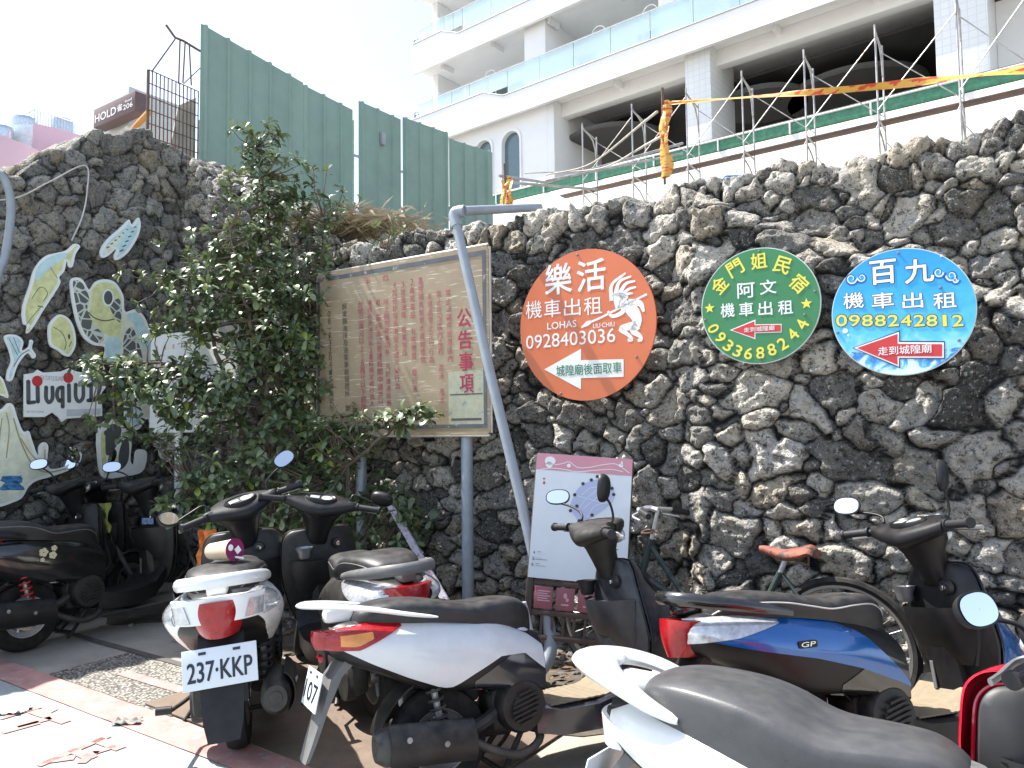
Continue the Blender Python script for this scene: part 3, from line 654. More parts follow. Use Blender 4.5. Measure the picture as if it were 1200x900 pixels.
# ------------------------------------------------------------------ warning tape on the wall crown
TAPE, N, L, b = shader('caution_tape'); tc = N.new('ShaderNodeTexCoord'); wv = N.new('ShaderNodeTexNoise'); wv.inputs['Scale'].default_value = 26; wv.inputs['Detail'].default_value = 3; mp = N.new('ShaderNodeMapping'); mp.inputs['Scale'].default_value = (.45, .45, 2.2); L.new(tc.outputs['Object'], mp.inputs[0]); L.new(mp.outputs[0], wv.inputs[0])
r = N.new('ShaderNodeValToRGB'); r.color_ramp.interpolation = 'CONSTANT'; e = r.color_ramp.elements; e[0].position = 0; e[0].color = rgb((.62, .34, .06)); e[1].position = .56; e[1].color = rgb((.55, .06, .02)); L.new(wv.outputs['Fac'], r.inputs[0]); L.new(r.outputs[0], b.inputs['Base Color']); b.inputs['Roughness'].default_value = .4
def tape_post(px, ptop, pbot, Y, label, fat):
    o = empty('tape_post', tuple(at(px, pbot, Y)), label=label, cat='post'); base = o.location; rs = random.Random(px)
    p0, p1 = at(px, pbot+8, Y)-base, at(px-3, ptop-15, Y)-base; m_ = MB(); m_.tube([p0, p1], .009, 8); m_.build('iron_rod', RUST, o)
    rows = []; n = 26
    for i in range(n):
        t = i/(n-1); c = at(px+3*math.sin(t*9), pbot+(ptop-pbot)*t, Y)-base; w = fat*(.35+.9*abs(math.sin(t*5.2+.6)))*(1.1-.3*t)
        rows.append([c+AX*(w*math.cos(a)*(1+.3*math.sin(3*a+t*14)))+BX*(w*.7*math.sin(a)) for a in np.linspace(0, 2*math.pi, 15)[:-1]])
    m_ = MB(); m_.loft(rows)
    for k in range(3):
        c = at(px+rs.uniform(-4, 4), pbot+(ptop-pbot)*rs.uniform(.5, 1), Y)-base; rr = [[c+AX*(.012*u_+.02*k)+Vector((0, 0, -.05*t))+BX*(.02*math.sin(t*1.3+k)-.03) for u_ in (-1, 0, 1)] for t in range(5)]; m_.grid(rr, thick=(0, .002, 0))
    m_.build('tape_wrap', TAPE, o, smooth=60); return o
tape_post(779, 118, 208, 4.95, 'rod on the wall top wrapped in orange caution tape holding the ribbon', .030)
tape_post(594, 207, 240, 5.9, 'short rod wrapped in orange tape above the bent grey pipe', .028)
tb = MB(); rows = []
pts = cr([tuple(at(780, 121, 4.95)), tuple(at(900, 112, 4.45)), tuple(at(1010, 103, 4.05)), tuple(at(1110, 92, 3.8)), tuple(at(1215, 80, 3.55)), tuple(at(1400, 60, 3.2))], 70)
for i, p in enumerate(pts):
    w = .014+.016*i/69; tw = .9*math.sin(i*.17); up = Vector((0, 0, math.cos(tw)*w))+BX*(math.sin(tw)*w); p = Vector(p); rows.append([p-up, p-up*.3+BX*.004, p+up*.3-BX*.003, p+up])
tb.grid(rows, thick=tuple(BX*.0015)); tag(tb.build('caution_tape', TAPE, smooth=60), 'stretched orange and red caution tape ribbon above the wall', 'tape')
pr = MB(); pr.tube([at(1400, 120, 3.2), at(1400, 50, 3.2)], .012, 8); tag(pr.build('tape_stake', RUST), 'plain stake holding the far right end of the tape ribbon', 'post')
def _bt(px, dz): q = on_wall(px, 190, -.20); return (q.x, q.y, top_r((q-CORNER).dot(AX))+.06+dz)
bl = MB(); bl.box(_bt(860, .03), (.15, .12, .04), None, .015)
tag(bl.build('blue_tarp', M('blue_plastic', (.03, .14, .42), .5)), 'scrap of blue plastic lying on the wall top', 'tarp')

# ------------------------------------------------------------------ far left rooftops
PINK = M('pink_render', (.52, .36, .43), .8, var=.06, scale=1.0); GREYB = M('pale_wall', (.55, .56, .55), .8, var=.08)
ph = empty('pink_building', tuple(at(60, 330, 34)-Vector((0, 0, at(60, 330, 34).z))), label='pink rooftop house with water tanks at the far left', cat='building')
po = ph.location
def pbox(name, pxa, pxb, pya, pyb, Y, dpt, mat, par=ph):
    a, c = at(pxa, pya, Y), at(pxb, pyb, Y); m_ = MB(); m_.box(((a.x+c.x)/2-po.x, Y+dpt/2-po.y, (a.z+c.z)/2), (abs(c.x-a.x), dpt, abs(a.z-c.z)), None, .03); return m_.build(name, mat, par)
lo = MB(); a = [at(-80, 150, 34), at(-5, 156, 33), at(33, 170, 32), at(60, 185, 31)]; rows = [[p-po for p in a], [Vector((p.x, p.y, 4))-po for p in a]]; lo.grid(rows, thick=(0, 1.0, 0)); lo.build('parapet', PINK, ph)
a = [at(39, 144, 36), at(74, 152, 35), at(130, 170, 33)]; lo = MB(); rows = [[p-po for p in a], [Vector((p.x, p.y, 4))-po for p in a]]; lo.grid(rows, thick=(0, 1.0, 0)); lo.build('house_wall', PINK, ph)
pbox('white_shed', 16, 37, 146, 176, 36.5, 2.0, M('pale_blue', (.66, .74, .76), .6), ph)
rl = MB()
for (pa, pb_, n) in (((12, 143, 38), (41, 128, 38), 5), ((41, 128, 38), (95, 146, 36), 16)):
    A_, B_ = at(*pa)-po, at(*pb_)-po; rl.tube([A_, B_], .03, 6); rl.tube([A_-Vector((0, 0, .9)), B_-Vector((0, 0, .9))], .02, 6)
    for i in range(n+1): p = A_.lerp(B_, i/n); rl.tube([p, p-Vector((0, 0, .95))], .018, 6)
rl.build('roof_railing', STEEL, ph)
SS = M('stainless', (.62, .66, .68), .25, metal=.8, var=.1)
for px, pt, pb_, Y, r_, lab in ((28, 136, 152, 38, .62, 'larger stainless water tank behind the rooftop railing'), (73, 138, 152, 39, .55, 'right stainless water tank behind the thin railing'), (3, 146, 158, 36, .48, 'left stainless water tank at the picture edge')):
    t, bt_ = at(px, pt, Y), at(px, pb_, Y); m_ = MB(); h = t.z-bt_.z+.6; m_.lathe([(0, h), (r_*.5, h-.02), (r_*.92, h-.14), (r_, h-.28)]+[(r_*(1+.02*(k % 2)), (h-.3)*(1-k/8)) for k in range(9)]+[(0, 0)], (0, 0, 0), 'Z', 28)
    o = m_.build('water_tank', SS, loc=(t.x, Y, bt_.z-.6)); tag(o, lab, 'water tank', 'rooftop water tanks')
hb = at(135, 122, 30); hs_ = empty('shop_sign', (hb.x, hb.y, hb.z), (0, 0, RZ), 'maroon rooftop sign with white HOLD lettering', 'sign')
sx0, sz0 = [(on_plane(110, 126, Vector((hb.x, hb.y, 0)), BX)-hb).dot(AX), 0][0], 0
def hsp(px, py): p = on_plane(px, py, Vector((hb.x, hb.y, 0)), BX)-Vector((hb.x, hb.y, hb.z)); return p.dot(AX), p.z
(l0, zt0), (l1, zt1), (_, zb1) = hsp(110, 126), hsp(158.5, 106), hsp(158.5, 129)
m_ = MB(); hz = zt1-zb1; zc = (zt1+zb1)/2; m_.box(((l0+l1)/2, .25, zc), (l1-l0, .5, hz), None, .02); m_.build('sign_box', M('maroon_board', (.13, .085, .085), .6), hs_)
m_ = MB(); lw_ = l1-l0; write(m_, 'HOLD', l0+lw_*.30, zc-hz*.06, hz*.42, -.012, lw_*.52, .02); write(m_, '雀', l0+lw_*.645, zc-.03*hz, hz*.36, -.012, lw_*.13, .02); write(m_, '206', l0+lw_*.84, zc-hz*.12, hz*.26, -.012, lw_*.22, .02); write(m_, 'food', l0+lw_*.85, zc+hz*.16, hz*.14, -.012, lw_*.16, .02)
m_.build('lettering', M('white_letters', (.78, .77, .75), .6, var=.03), hs_, smooth=0)
bb = MB(); p = at(150, 140, 33); bb.box((0, 0, 0), (4.0, 3, 2.4), Matrix.Rotation(RZ, 3, 'Z'), .03); o = bb.build('shop_building', GREYB, loc=(p.x+.4, p.y, p.z-.75)); tag(o, 'pale grey flat roofed shop carrying the maroon sign', 'building')
ob_ = MB(); a, c = at(150, 158, 14), at(176, 130, 14); ob_.tube([a, c], .06, 8); tag(ob_.build('orange_beam', M('orange_paint', (.50, .22, .05), .6)), 'slanting orange beam between the shop sign and the mesh panel', 'beam')

# ================================================================== signs on the wall
class Face:
    """a flat thing: local x to the right, z up, y inwards; p() takes photo pixels onto its plane."""
    def __init__(s, px, py, p0, n, rz, rot=None):
        s.p0, s.n = Vector(p0), Vector(n); s.o = on_plane(px, py, s.p0, s.n); s.inv = (Matrix.Rotation(rz, 3, 'Z') if rot is None else rot).inverted()
        s.rot = (0, 0, rz) if rot is None else rot.to_euler()
    def p(s, px, py): q = s.inv @ (on_plane(px, py, s.p0, s.n)-s.o); return (q.x, q.z)
    def root(s, name, label, cat, group=None): return empty(name, tuple(s.o), s.rot, label, cat, group)
def wall_face(px, py, off): return Face(px, py, WP-BX*off, -BX, RZ)
INKW = M('white_ink', (.78, .79, .77), .45, var=.04); INKY = M('yellow_ink', (.74, .66, .08), .45, var=.06); INKG = M('green_ink', (.03, .20, .10), .45); INKR = M('red_ink', (.55, .035, .04), .45, var=.08)
INKN = M('navy_ink', (.015, .03, .10), .45); INKB = M('black_ink', (.03, .03, .035), .5); SCREW = M('screw_head', (.25, .22, .18), .45, metal=.7)
def dsk(name, face, rx, rz, mat, parent, t=.012):
    mb = MB(); mb.plate(circ(0, 0, rx, rz, 96), -t/2, t/2); o = mb.build(name, mat, parent, smooth=30); return o
def put(mb, f, crop, body, x0, x1, y0, y1, y, bold=0.0, rot=0.0):
    """letters into the box x0..x1, y0..y1 of a zoomed crop (ox, oy, scale)."""
    ox, oy, s = crop; c = f.p(ox+(x0+x1)/2/s, oy+(y0+y1)/2/s); a = f.p(ox+x0/s, oy+(y0+y1)/2/s); b_ = f.p(ox+x1/s, oy+(y0+y1)/2/s); t = f.p(ox+(x0+x1)/2/s, oy+y0/s); d = f.p(ox+(x0+x1)/2/s, oy+y1/s)
    return write(mb, body, c[0], c[1], t[1]-d[1], y, abs(b_[0]-a[0]), bold, rot)
def pp(f, crop, pts): return [f.p(crop[0]+x/crop[2], crop[1]+y/crop[2]) for x, y in pts]
def bolts(f, root, crop, pts, y, r=.009):
    for q in pp(f, crop, pts):
        m_ = MB(); m_.lathe([(0, -.006), (r*.7, -.005), (r, 0)], (q[0], y, q[1]), 'Y', 12); m_.build('screw', SCREW, root)

# --- orange
f = wall_face(685.5, 380.5, .20); C6 = (590, 270, 4.09)
o = f.root('round_sign', 'largest round sign, orange with a dancing flute player and white arrow', 'sign', 'round rental signs on the wall')
rr = (f.p(685, 292)[1]-f.p(685, 469)[1])/2; rx = (f.p(765, 381)[0]-f.p(606.5, 381)[0])/2
dsk('disc', f, rx, rr, M('orange_print', (.60, .155, .06), .38, var=.08, scale=3, wear=((.50, .20, .11), .66, 6)), o)
m_ = MB(); Y = -.0075
put(m_, f, C6, '樂', 200, 330, 160, 308, Y, .018); put(m_, f, C6, '活', 353, 492, 140, 292, Y, .018)
for ch, a in zip('機車出租', ((110, 186), (198, 276), (292, 372), (388, 474))):
    dy = -(a[0]-110)*.065; put(m_, f, C6, ch, a[0], a[1], 338+dy, 422+dy, Y, .005)
put(m_, f, C6, 'LOHAS', 212, 352, 436, 470, Y, .012); put(m_, f, C6, 'LIU·CHIU', 432, 535, 443, 465, Y, .012); put(m_, f, C6, '0928403036', 104, 530, 487, 553, Y, .006)
m_.build('lettering', INKW, o, smooth=0)
m_ = MB(); m_.plate(pp(f, C6, [(198, 667), (374, 569), (374, 623), (578, 618), (578, 702), (374, 708), (374, 762)]), -.0074, -.0062); m_.build('arrow', INKW, o, smooth=0)
m_ = MB(); put(m_, f, C6, '城隍廟後面取車', 252, 565, 638, 692, -.0082, .012); m_.build('arrow_lettering', INKG, o, smooth=0)
m_ = MB()
for pts, w in ((((690, 306), (560, 372), (470, 418), (420, 440)), .012), (((425, 437), (405, 447), (376, 466)), (.016, .03, .008)), (((522, 338), (522, 262), (588, 205)), (.030, .020, .010)), (((538, 318), (558, 248), (615, 220)), (.030, .019, .010)), (((552, 318), (588, 258), (634, 243)), (.030, .019, .010)), (((562, 322), (600, 284), (638, 272)), (.026, .017, .009)), (((566, 330), (598, 306), (622, 302)), (.024, .016, .009)),
               (((532, 345), (560, 335), (580, 350)), .09), (((575, 350), (620, 385), (642, 425), (640, 462)), (.05, .075, .06, .045)), (((600, 345), (655, 350), (676, 390)), (.04, .035, .014)), (((503, 388), (525, 412), (572, 392), (582, 350)), (.014, .02, .028, .04)), (((640, 455), (600, 462), (564, 474), (600, 500), (618, 524), (598, 526)), (.05, .045, .03, .022, .02, .016)), (((645, 455), (624, 482), (655, 505), (662, 524), (646, 528)), (.05, .038, .024, .02, .016))):
    a = pp(f, C6, curve2(pts, 18) if len(pts) > 2 else pts); ww = list(np.interp(np.linspace(0, 1, len(a)), np.linspace(0, 1, len(w)), w)) if hasattr(w, '__len__') else w
    s_ = stroke(a, ww); n = len(a); b0 = [(q[0], Y, q[1]) for q in s_]; m_.add(b0, [(i, i+1, 2*n-2-i, 2*n-1-i) for i in range(n-1)])
m_.build('dancer_emblem', INKW, o, smooth=0)
bolts(f, o, C6, ((357, 118), (88, 375), (640, 607), (277, 782)), -.007)

# --- green
f = wall_face(889.5, 358.5, .31); C7 = (800, 270, 1200/360)
o = f.root('round_sign', 'smallest round sign, green with yellow lettering round the rim', 'sign', 'round rental signs on the wall')
rr = (f.p(889, 291)[1]-f.p(889, 427)[1])/2; rx = (f.p(960, 359)[0]-f.p(820, 359)[0])/2
dsk('rim', f, rx, rr, M('pale_edge', (.55, .62, .58), .4), o, .012); dsk('disc', f, rx*.985, rr*.985, M('green_print', (.035, .20, .075), .38, var=.08, scale=3), o, .0145)
m_ = MB(); Y = -.0085
for ch, x, y, r_ in (('金', 145, 214, 45), ('門', 207, 148, 26), ('姐', 300, 120, 2), ('民', 392, 137, -24), ('宿', 456, 207, -48)):
    c = pp(f, C7, [(x, y)])[0]; write(m_, ch, c[0], c[1], .088*rr/.31, Y, .084*rr/.31, .026, r_)
for k, (x, y) in enumerate(((122, 384), (150, 419), (181, 451), (217, 472), (259, 481), (305, 479), (350, 466), (392, 443), (432, 407), (468, 368))):
    c = pp(f, C7, [(x, y)])[0]; write(m_, '0933688244'[k], c[0], c[1], .064*rr/.31, Y, .043*rr/.31, .030, math.degrees(math.atan2(c[1]/rr, c[0]/rx))+90)
for x, y in ((107, 305), (485, 287)):
    c = pp(f, C7, [(x, y)])[0]; pts = [(c[0]+rr*(.095 if i % 2 == 0 else .04)*math.sin(R(36*i)), c[1]+rr*(.095 if i % 2 == 0 else .04)*math.cos(R(36*i))) for i in range(10)]; m_.plate(pts, Y, Y+.001)
m_.build('yellow_lettering', INKY, o, smooth=0)
m_ = MB(); put(m_, f, C7, '阿', 215, 283, 205, 265, Y, .016); put(m_, f, C7, '文', 303, 368, 193, 250, Y, .016)
for ch, a in zip('機車出租', ((150, 205), (222, 278), (297, 352), (374, 432))): dy = -(a[0]-150)*.05; put(m_, f, C7, ch, a[0], a[1], 285+dy, 340+dy, Y, .016)
m_.plate(pp(f, C7, [(186, 390), (286, 349), (286, 368), (388, 366), (388, 399), (286, 402), (286, 426)]), -.0080, -.0072); m_.build('white_lettering', INKW, o, smooth=0)
m_ = MB(); m_.plate(pp(f, C7, [(195, 390), (282, 355), (282, 371), (385, 369), (385, 396), (282, 399), (282, 420)]), -.0088, -.0081); m_.build('red_arrow', INKR, o, smooth=0)
m_ = MB(); put(m_, f, C7, '走到城隍廟', 240, 360, 376, 395, -.0094, .01); m_.build('arrow_lettering', INKW, o, smooth=0)
bolts(f, o, C7, ((300, 82), (518, 238), (90, 350), (307, 502), (478, 330)), -.0075, .007)

# --- blue
f = wall_face(1056, 365.5, .31)
o = f.root('round_sign', 'blue round sign with ocean waves, bubbles and yellow phone number', 'sign', 'round rental signs on the wall')
rr = (f.p(1056, 290.5)[1]-f.p(1056, 439.5)[1])/2; rx = (f.p(1141, 365)[0]-f.p(971, 365)[0])/2
BLUEP, N, L, b = shader('ocean_print'); tc = N.new('ShaderNodeTexCoord'); sx = N.new('ShaderNodeSeparateXYZ'); L.new(tc.outputs['Object'], sx.inputs[0])
nz = N.new('ShaderNodeTexNoise'); nz.inputs['Scale'].default_value = 9; nz.inputs['Detail'].default_value = 8; nz.inputs['Distortion'].default_value = 1.6; L.new(tc.outputs['Object'], nz.inputs['Vector'])
ad = N.new('ShaderNodeMath'); ad.operation = 'MULTIPLY_ADD'; L.new(nz.outputs['Fac'], ad.inputs[0]); ad.inputs[1].default_value = .34; L.new(sx.outputs['Z'], ad.inputs[2])
mr_ = N.new('ShaderNodeMapRange'); mr_.inputs[1].default_value = -.22; mr_.inputs[2].default_value = .48; L.new(ad.outputs[0], mr_.inputs[0])
r = N.new('ShaderNodeValToRGB'); e = r.color_ramp.elements; e[0].position = 0; e[0].color = rgb((.75, .85, .88)); e[1].position = 1; e[1].color = rgb((.02, .28, .66))
for p, c in ((.16, (.62, .82, .88)), (.20, (.10, .42, .75)), (.25, (.03, .16, .50)), (.29, (.30, .65, .82)), (.40, (.10, .52, .78)), (.70, (.03, .36, .72))): x = e.new(p); x.color = rgb(c)
L.new(mr_.outputs[0], r.inputs[0]); L.new(r.outputs[0], b.inputs['Base Color']); b.inputs['Roughness'].default_value = .35
dsk('rim', f, rx, rr, M('pale_edge', (.55, .62, .58), .4), o, .012); dsk('disc', f, rx*.987, rr*.987, BLUEP, o, .0145)
mW, mN, mY = MB(), MB(), MB()
def outl(body, x0, x1, y0, y1, mb, bold, grow):
    put(mN, f, C7, body, x0-grow, x1+grow, y0-grow, y1+grow, -.0082, bold+.035); put(mb, f, C7, body, x0, x1, y0, y1, -.0092, bold)
outl('百', 730, 836, 116, 212, mW, .030, 3); outl('九', 866, 982, 112, 206, mW, .030, 3)
for ch, a in zip('機車出租', ((628, 708), (738, 826), (858, 940), (978, 1070))): outl(ch, a[0], a[1], 243, 306, mW, .022, 2)
for k, ch in enumerate('0988242812'): x = 600+k*50.3; outl(ch, x+(13 if ch == '1' else 0), x+(30 if ch == '1' else 44), 330, 376, mY, .012 if ch == '1' else .03, 3 if ch != '1' else 2)
mN.plate(pp(f, C7, [(664, 460), (850, 391), (850, 432), (1025, 433), (1025, 503), (850, 503), (850, 539)]), -.0082, -.0074)
mW.plate(pp(f, C7, [(670, 460), (846, 397), (846, 437), (1021, 438), (1021, 499), (846, 499), (846, 533)]), -.0090, -.0083)
for x, y, r_ in ((636, 393, .012), (620, 372, .006), (648, 410, .005), (1010, 100, .005)): c = pp(f, C7, [(x, y)])[0]; mW.plate(circ(c[0], c[1], r_, None, 20), -.0090, -.0083)
mN.build('outline', INKN, o, smooth=0); mW.build('white_lettering', INKW, o, smooth=0); mY.build('yellow_number', INKY, o, smooth=0)
m_ = MB(); m_.plate(pp(f, C7, [(682, 460), (840, 405), (840, 444), (1014, 445), (1014, 493), (840, 492), (840, 525)]), -.0098, -.0091); m_.build('red_arrow', INKR, o, smooth=0)
m_ = MB(); put(m_, f, C7, '走到城隍廟', 762, 972, 450, 484, -.0104, .012); m_.build('arrow_lettering', INKW, o, smooth=0)
for nm, mt, sh in (('dark_swirl', M('swirl_blue', (.02, .10, .36), .4), 0), ('pale_swirl', M('swirl_white', (.60, .75, .82), .4), 10)):
    m_ = MB()
    for cx, cy, s_, fl in ((660, 190, 26, 1), (700, 185, 22, -1), (1050, 178, 26, -1), (1000, 165, 24, 1), (1065, 195, 16, 1)):
        pts = [(cx+fl*(s_-sh*.5)*(1-t*.7)*math.cos(t*7.5), cy+(s_-sh*.5)*(1-t*.7)*math.sin(t*7.5)) for t in np.linspace(0, 1, 26)]; a = pp(f, C7, pts); s2 = stroke(a, list(np.linspace(.016 if sh == 0 else .007, .003, 26))); n = len(a)
        yy = -.0079 if sh else -.0077; m_.add([(q[0], yy, q[1]) for q in s2], [(i, i+1, 2*n-2-i, 2*n-1-i) for i in range(n-1)])
    m_.build(nm, mt, o, smooth=0)
bolts(f, o, C7, ((843, 90), (1007, 225), (1080, 430), (607, 400)), -.0075, .007)

# ================================================================== notice board
f = wall_face(474, 405, .36); NB = (370, 290, 4.0)
o = f.root('notice_board', 'weathered beige notice board with red columns of text on two posts', 'notice board')
gz = -f.o.z; (l, t0), (r_, t1), (_, d1), (l2, d0) = f.p(371, 322), f.p(573, 288), f.p(576, 512), f.p(374, 508)
zt, zb = (t0+t1)/2, (d0+d1)/2; l = (l+l2)/2
BOARD, N, L, b = shader('weathered_board'); tc = N.new('ShaderNodeTexCoord')
def _n(sc, det=6, rough=.65, vec=None, dist=0):
    n = N.new('ShaderNodeTexNoise'); n.inputs['Scale'].default_value = sc; n.inputs['Detail'].default_value = det; n.inputs['Roughness'].default_value = rough; n.inputs['Distortion'].default_value = dist; L.new(vec or tc.outputs['Object'], n.inputs['Vector']); return n.outputs['Fac']
def _m(i, a, c, lo=0, hi=1): x = N.new('ShaderNodeMapRange'); x.inputs[1].default_value = a; x.inputs[2].default_value = c; x.inputs[3].default_value = lo; x.inputs[4].default_value = hi; L.new(i, x.inputs[0]); return x.outputs[0]
def _x(fac, a, c):
    x = N.new('ShaderNodeMix'); x.data_type = 'RGBA'; L.new(fac, x.inputs[0])
    for k, s in ((6, a), (7, c)):
        if isinstance(s, tuple): x.inputs[k].default_value = rgb(s)
        else: L.new(s, x.inputs[k])
    return x.outputs[2]
c = _x(_m(_n(3), .35, .65), (.285, .215, .13), (.36, .285, .185)); c = _x(_m(_n(45, 8, .75), .5, .62, 0, .5), c, (.30, .245, .17))
def _scr(rot, sc):
    mp = N.new('ShaderNodeMapping'); mp.inputs['Rotation'].default_value = (0, R(rot), 0); mp.inputs['Scale'].default_value = sc; L.new(tc.outputs['Object'], mp.inputs[0]); return _m(_n(14, 3, .5, mp.outputs[0], .4), .66, .70, 0, .75)
for rot in (20, -35, 62, -8): c = _x(_scr(rot, (.35, 1, 6)), c, (.64, .60, .50))
L.new(c, b.inputs['Base Color']); b.inputs['Roughness'].default_value = .45; FADE = c
m_ = MB(); m_.plate(rrect(l, zb, r_, zt, .03), -.012, .012); m_.build('board', BOARD, o, smooth=30)
bw = .012; m_ = MB(); k = .030
m_.plate([(l+.012, zb+.012+k), (r_-.02, zb+.012+k), (r_-.02, zb+k+.036), (l+.012, zb+k+.036)], -.0145, -.0125); m_.plate([(l+.012, zt-.03-k), (r_-.02, zt-.03-k), (r_-.02, zt-k), (l+.012, zt-k)], -.0145, -.0125)
for xx in (l+.012, r_-.044): m_.plate([(xx, zb+k+.029), (xx+.024, zb+k+.029), (xx+.024, zt-k-.031), (xx, zt-k-.031)], -.0145, -.0125)
m_.build('border', M('faded_black', (.09, .10, .11), .5, var=.3, wear=((.32, .29, .23), .60, 14)), o, smooth=0)
m_ = MB(); m_.tube([(l+.008, -.002, zb-.006), (r_-.008, -.002, zb-.006)], .010, 6); m_.tube([(l-.004, 0, zb+.01), (l-.004, 0, zt-.01)], .009, 6); m_.tube([(r_+.004, 0, zb+.01), (r_+.004, 0, zt-.01)], .009, 6); m_.tube([(l+.008, 0, zt+.006), (r_-.008, 0, zt+.006)], .009, 6); m_.build('edge_frame', M('pale_frame', (.50, .47, .40), .5, var=.2), o)
RDI = M('faded_red_ink', (.36, .065, .10), .5, var=.25, scale=20, wear=((.44, .36, .27), .585, 26)); RDD = M('red_heading_ink', (.34, .02, .06), .5, var=.2, wear=((.44, .36, .27), .66, 26)); BLI = M('faded_black_ink', (.075, .07, .065), .5, var=.3, wear=((.40, .34, .25), .64, 30))
def column(mb, txt, x, y0, y1, w, bold, xl=None):
    n = len(txt)
    for i, ch in enumerate(txt):
        if ch == ' ': continue
        a = y0+(y1-y0)*i/n; b_ = y0+(y1-y0)*(i+1)/n; xx = x if xl is None else x+(xl-x)*(i+.5)/n
        rot = 0
        if ch in '()（）': rot = -90; put(mb, f, NB, '(' if ch in '(（' else ')', xx-3, xx+3, a+2, b_-2, -.0150, bold, rot); continue
        h = (b_-a)*.86; ww = w
        if ch in '、，。': put(mb, f, NB, ch, xx-2, xx+3, (a+b_)/2-3, (a+b_)/2+3, -.0150, bold); continue
        if ch == '一': put(mb, f, NB, ch, xx-ww/2, xx+ww/2, (a+b_)/2-2, (a+b_)/2+2, -.0150, bold); continue
        put(mb, f, NB, ch, xx-ww/2*(.6 if ch.isdigit() else 1), xx+ww/2*(.6 if ch.isdigit() else 1), a+(b_-a-h)/2, b_-(b_-a-h)/2, -.0150, bold)
m_ = MB(); column(m_, '公告事項', 700, 280, 690, 66, .022, 716); m_.build('heading', RDD, o, smooth=0)
m_ = MB()
for txt, x, xl, y0, y1 in (('禁止車輛停放港區內', 626, 638, 195, 540), ('禁止在港區內垂釣、游泳、戲水', 582, 600, 200, 735), ('本港區禁止左列行為', 540, 550, 212, 545), ('1採捕魚蝦類水產動植物', 496, 510, 140, 545), ('2毒害毒品、有害物質、廢污水、毒', 456, 474, 145, 760), ('3放置油瓶、廢棄物品', 414, 424, 158, 510), ('4其他妨害漁港安全或污染行為', 374, 390, 160, 668), ('除上開列舉事項外、凡於漁港設施', 336, 350, 240, 745), ('者、需向漁港管理機關申請許可', 298, 312, 240, 745), ('違者依漁港法第21條規定處行為人', 258, 272, 245, 748), ('台幣三萬元以上十五萬元以下罰鍰', 216, 232, 250, 765), ('五', 252, 252, 142, 172), ('四', 334, 334, 130, 160)):
    column(m_, txt, x, y0, y1, 23, .004, xl)
m_.build('red_lettering', RDI, o, smooth=0)
m_ = MB(); column(m_, '屏東縣海洋及漁業事務管理所 製', 140, 262, 770, 22, .006, 158); column(m_, '（08）7320415轉海管所', 68, 262, 770, 22, .004, 82); m_.build('black_lettering', BLI, o, smooth=0)
PG = M('galvanised_post', (.33, .38, .43), .5, metal=.35, var=.15, scale=14)
for px in (541, 417):
    x = f.p(px, 500)[0]; m_ = MB(); m_.tube([(x, .052, gz), (x, .052, zt-.05)], .038, 20); m_.build('post', PG, o)
a, c = f.p(527, 436), f.p(569, 498)
m_ = MB(); m_.plate([(a[0], c[1]), (c[0], c[1]), (c[0], a[1]), (a[0], a[1])], -.0138, -.0122); m_.build('pasted_sheet', M('old_paper', (.36, .37, .27), .6, var=.12, scale=30, wear=((.22, .25, .23), .57, 16)), o, smooth=0)
m_ = MB(); cx = (a[0]+c[0])/2; zz = (a[1]+c[1])/2; m_.plate([(a[0]+.01, zz+.02), (c[0]-.01, zz+.02), (c[0]-.01, zz+.028), (a[0]+.01, zz+.028)], -.0144, -.0139); m_.plate([(a[0]+.02, c[1]+.03), (c[0]-.02, c[1]+.03), (c[0]-.02, c[1]+.045), (a[0]+.02, c[1]+.045)], -.0144, -.0139)
m_.build('sheet_line', BLI, o, smooth=0)

# ------------------------------------------------------------------ bent pipe leaning over the board
PV = M('grey_pvc', (.27, .305, .345), .42, var=.12, scale=10, dust=.3)
def wp(px, py, off): return on_wall(px, py, off)
pipe = empty('bent_pipe', tuple(wp(620, 795, .75)*1.0), label='grey plastic pipe bent over the wall and leaning across the notice board', cat='pipe'); po = pipe.location
pa = [wp(632, 243, -.25), wp(580, 245.5, .30), wp(545, 247, .52)]
m_ = MB(); m_.tube([p-po for p in pa], .029, 16); m_.build('top_length', PV, pipe)
e0, e1, e2 = wp(545, 247, .52), wp(531, 249, .53), wp(535.5, 266, .54)
m_ = MB(); m_.tube([Vector(p)-po for p in cr([tuple(e0), tuple(e0.lerp(e1, .55)), tuple(e1*.8+e2*.1+e0*.1), tuple(e1.lerp(e2, .55)), tuple(e2)], 14)], .037, 16); m_.build('elbow', PV, pipe)
m_ = MB(); m_.tube([p-po for p in (wp(534.5, 262, .54), wp(575, 440, .62), wp(612, 592, .66), wp(638, 706, .68))], .0295, 16); m_.build('leaning_length', PV, pipe)
m_ = MB(); m_.tube([Vector(p)-po for p in cr([tuple(wp(637, 700, .68)), tuple(wp(643, 735, .69)), tuple(wp(645, 762, .72)), tuple(wp(636, 782, .78)), tuple(wp(618, 798, .88))], 16)], .036, 14); m_.build('foot_bend', PV, pipe)

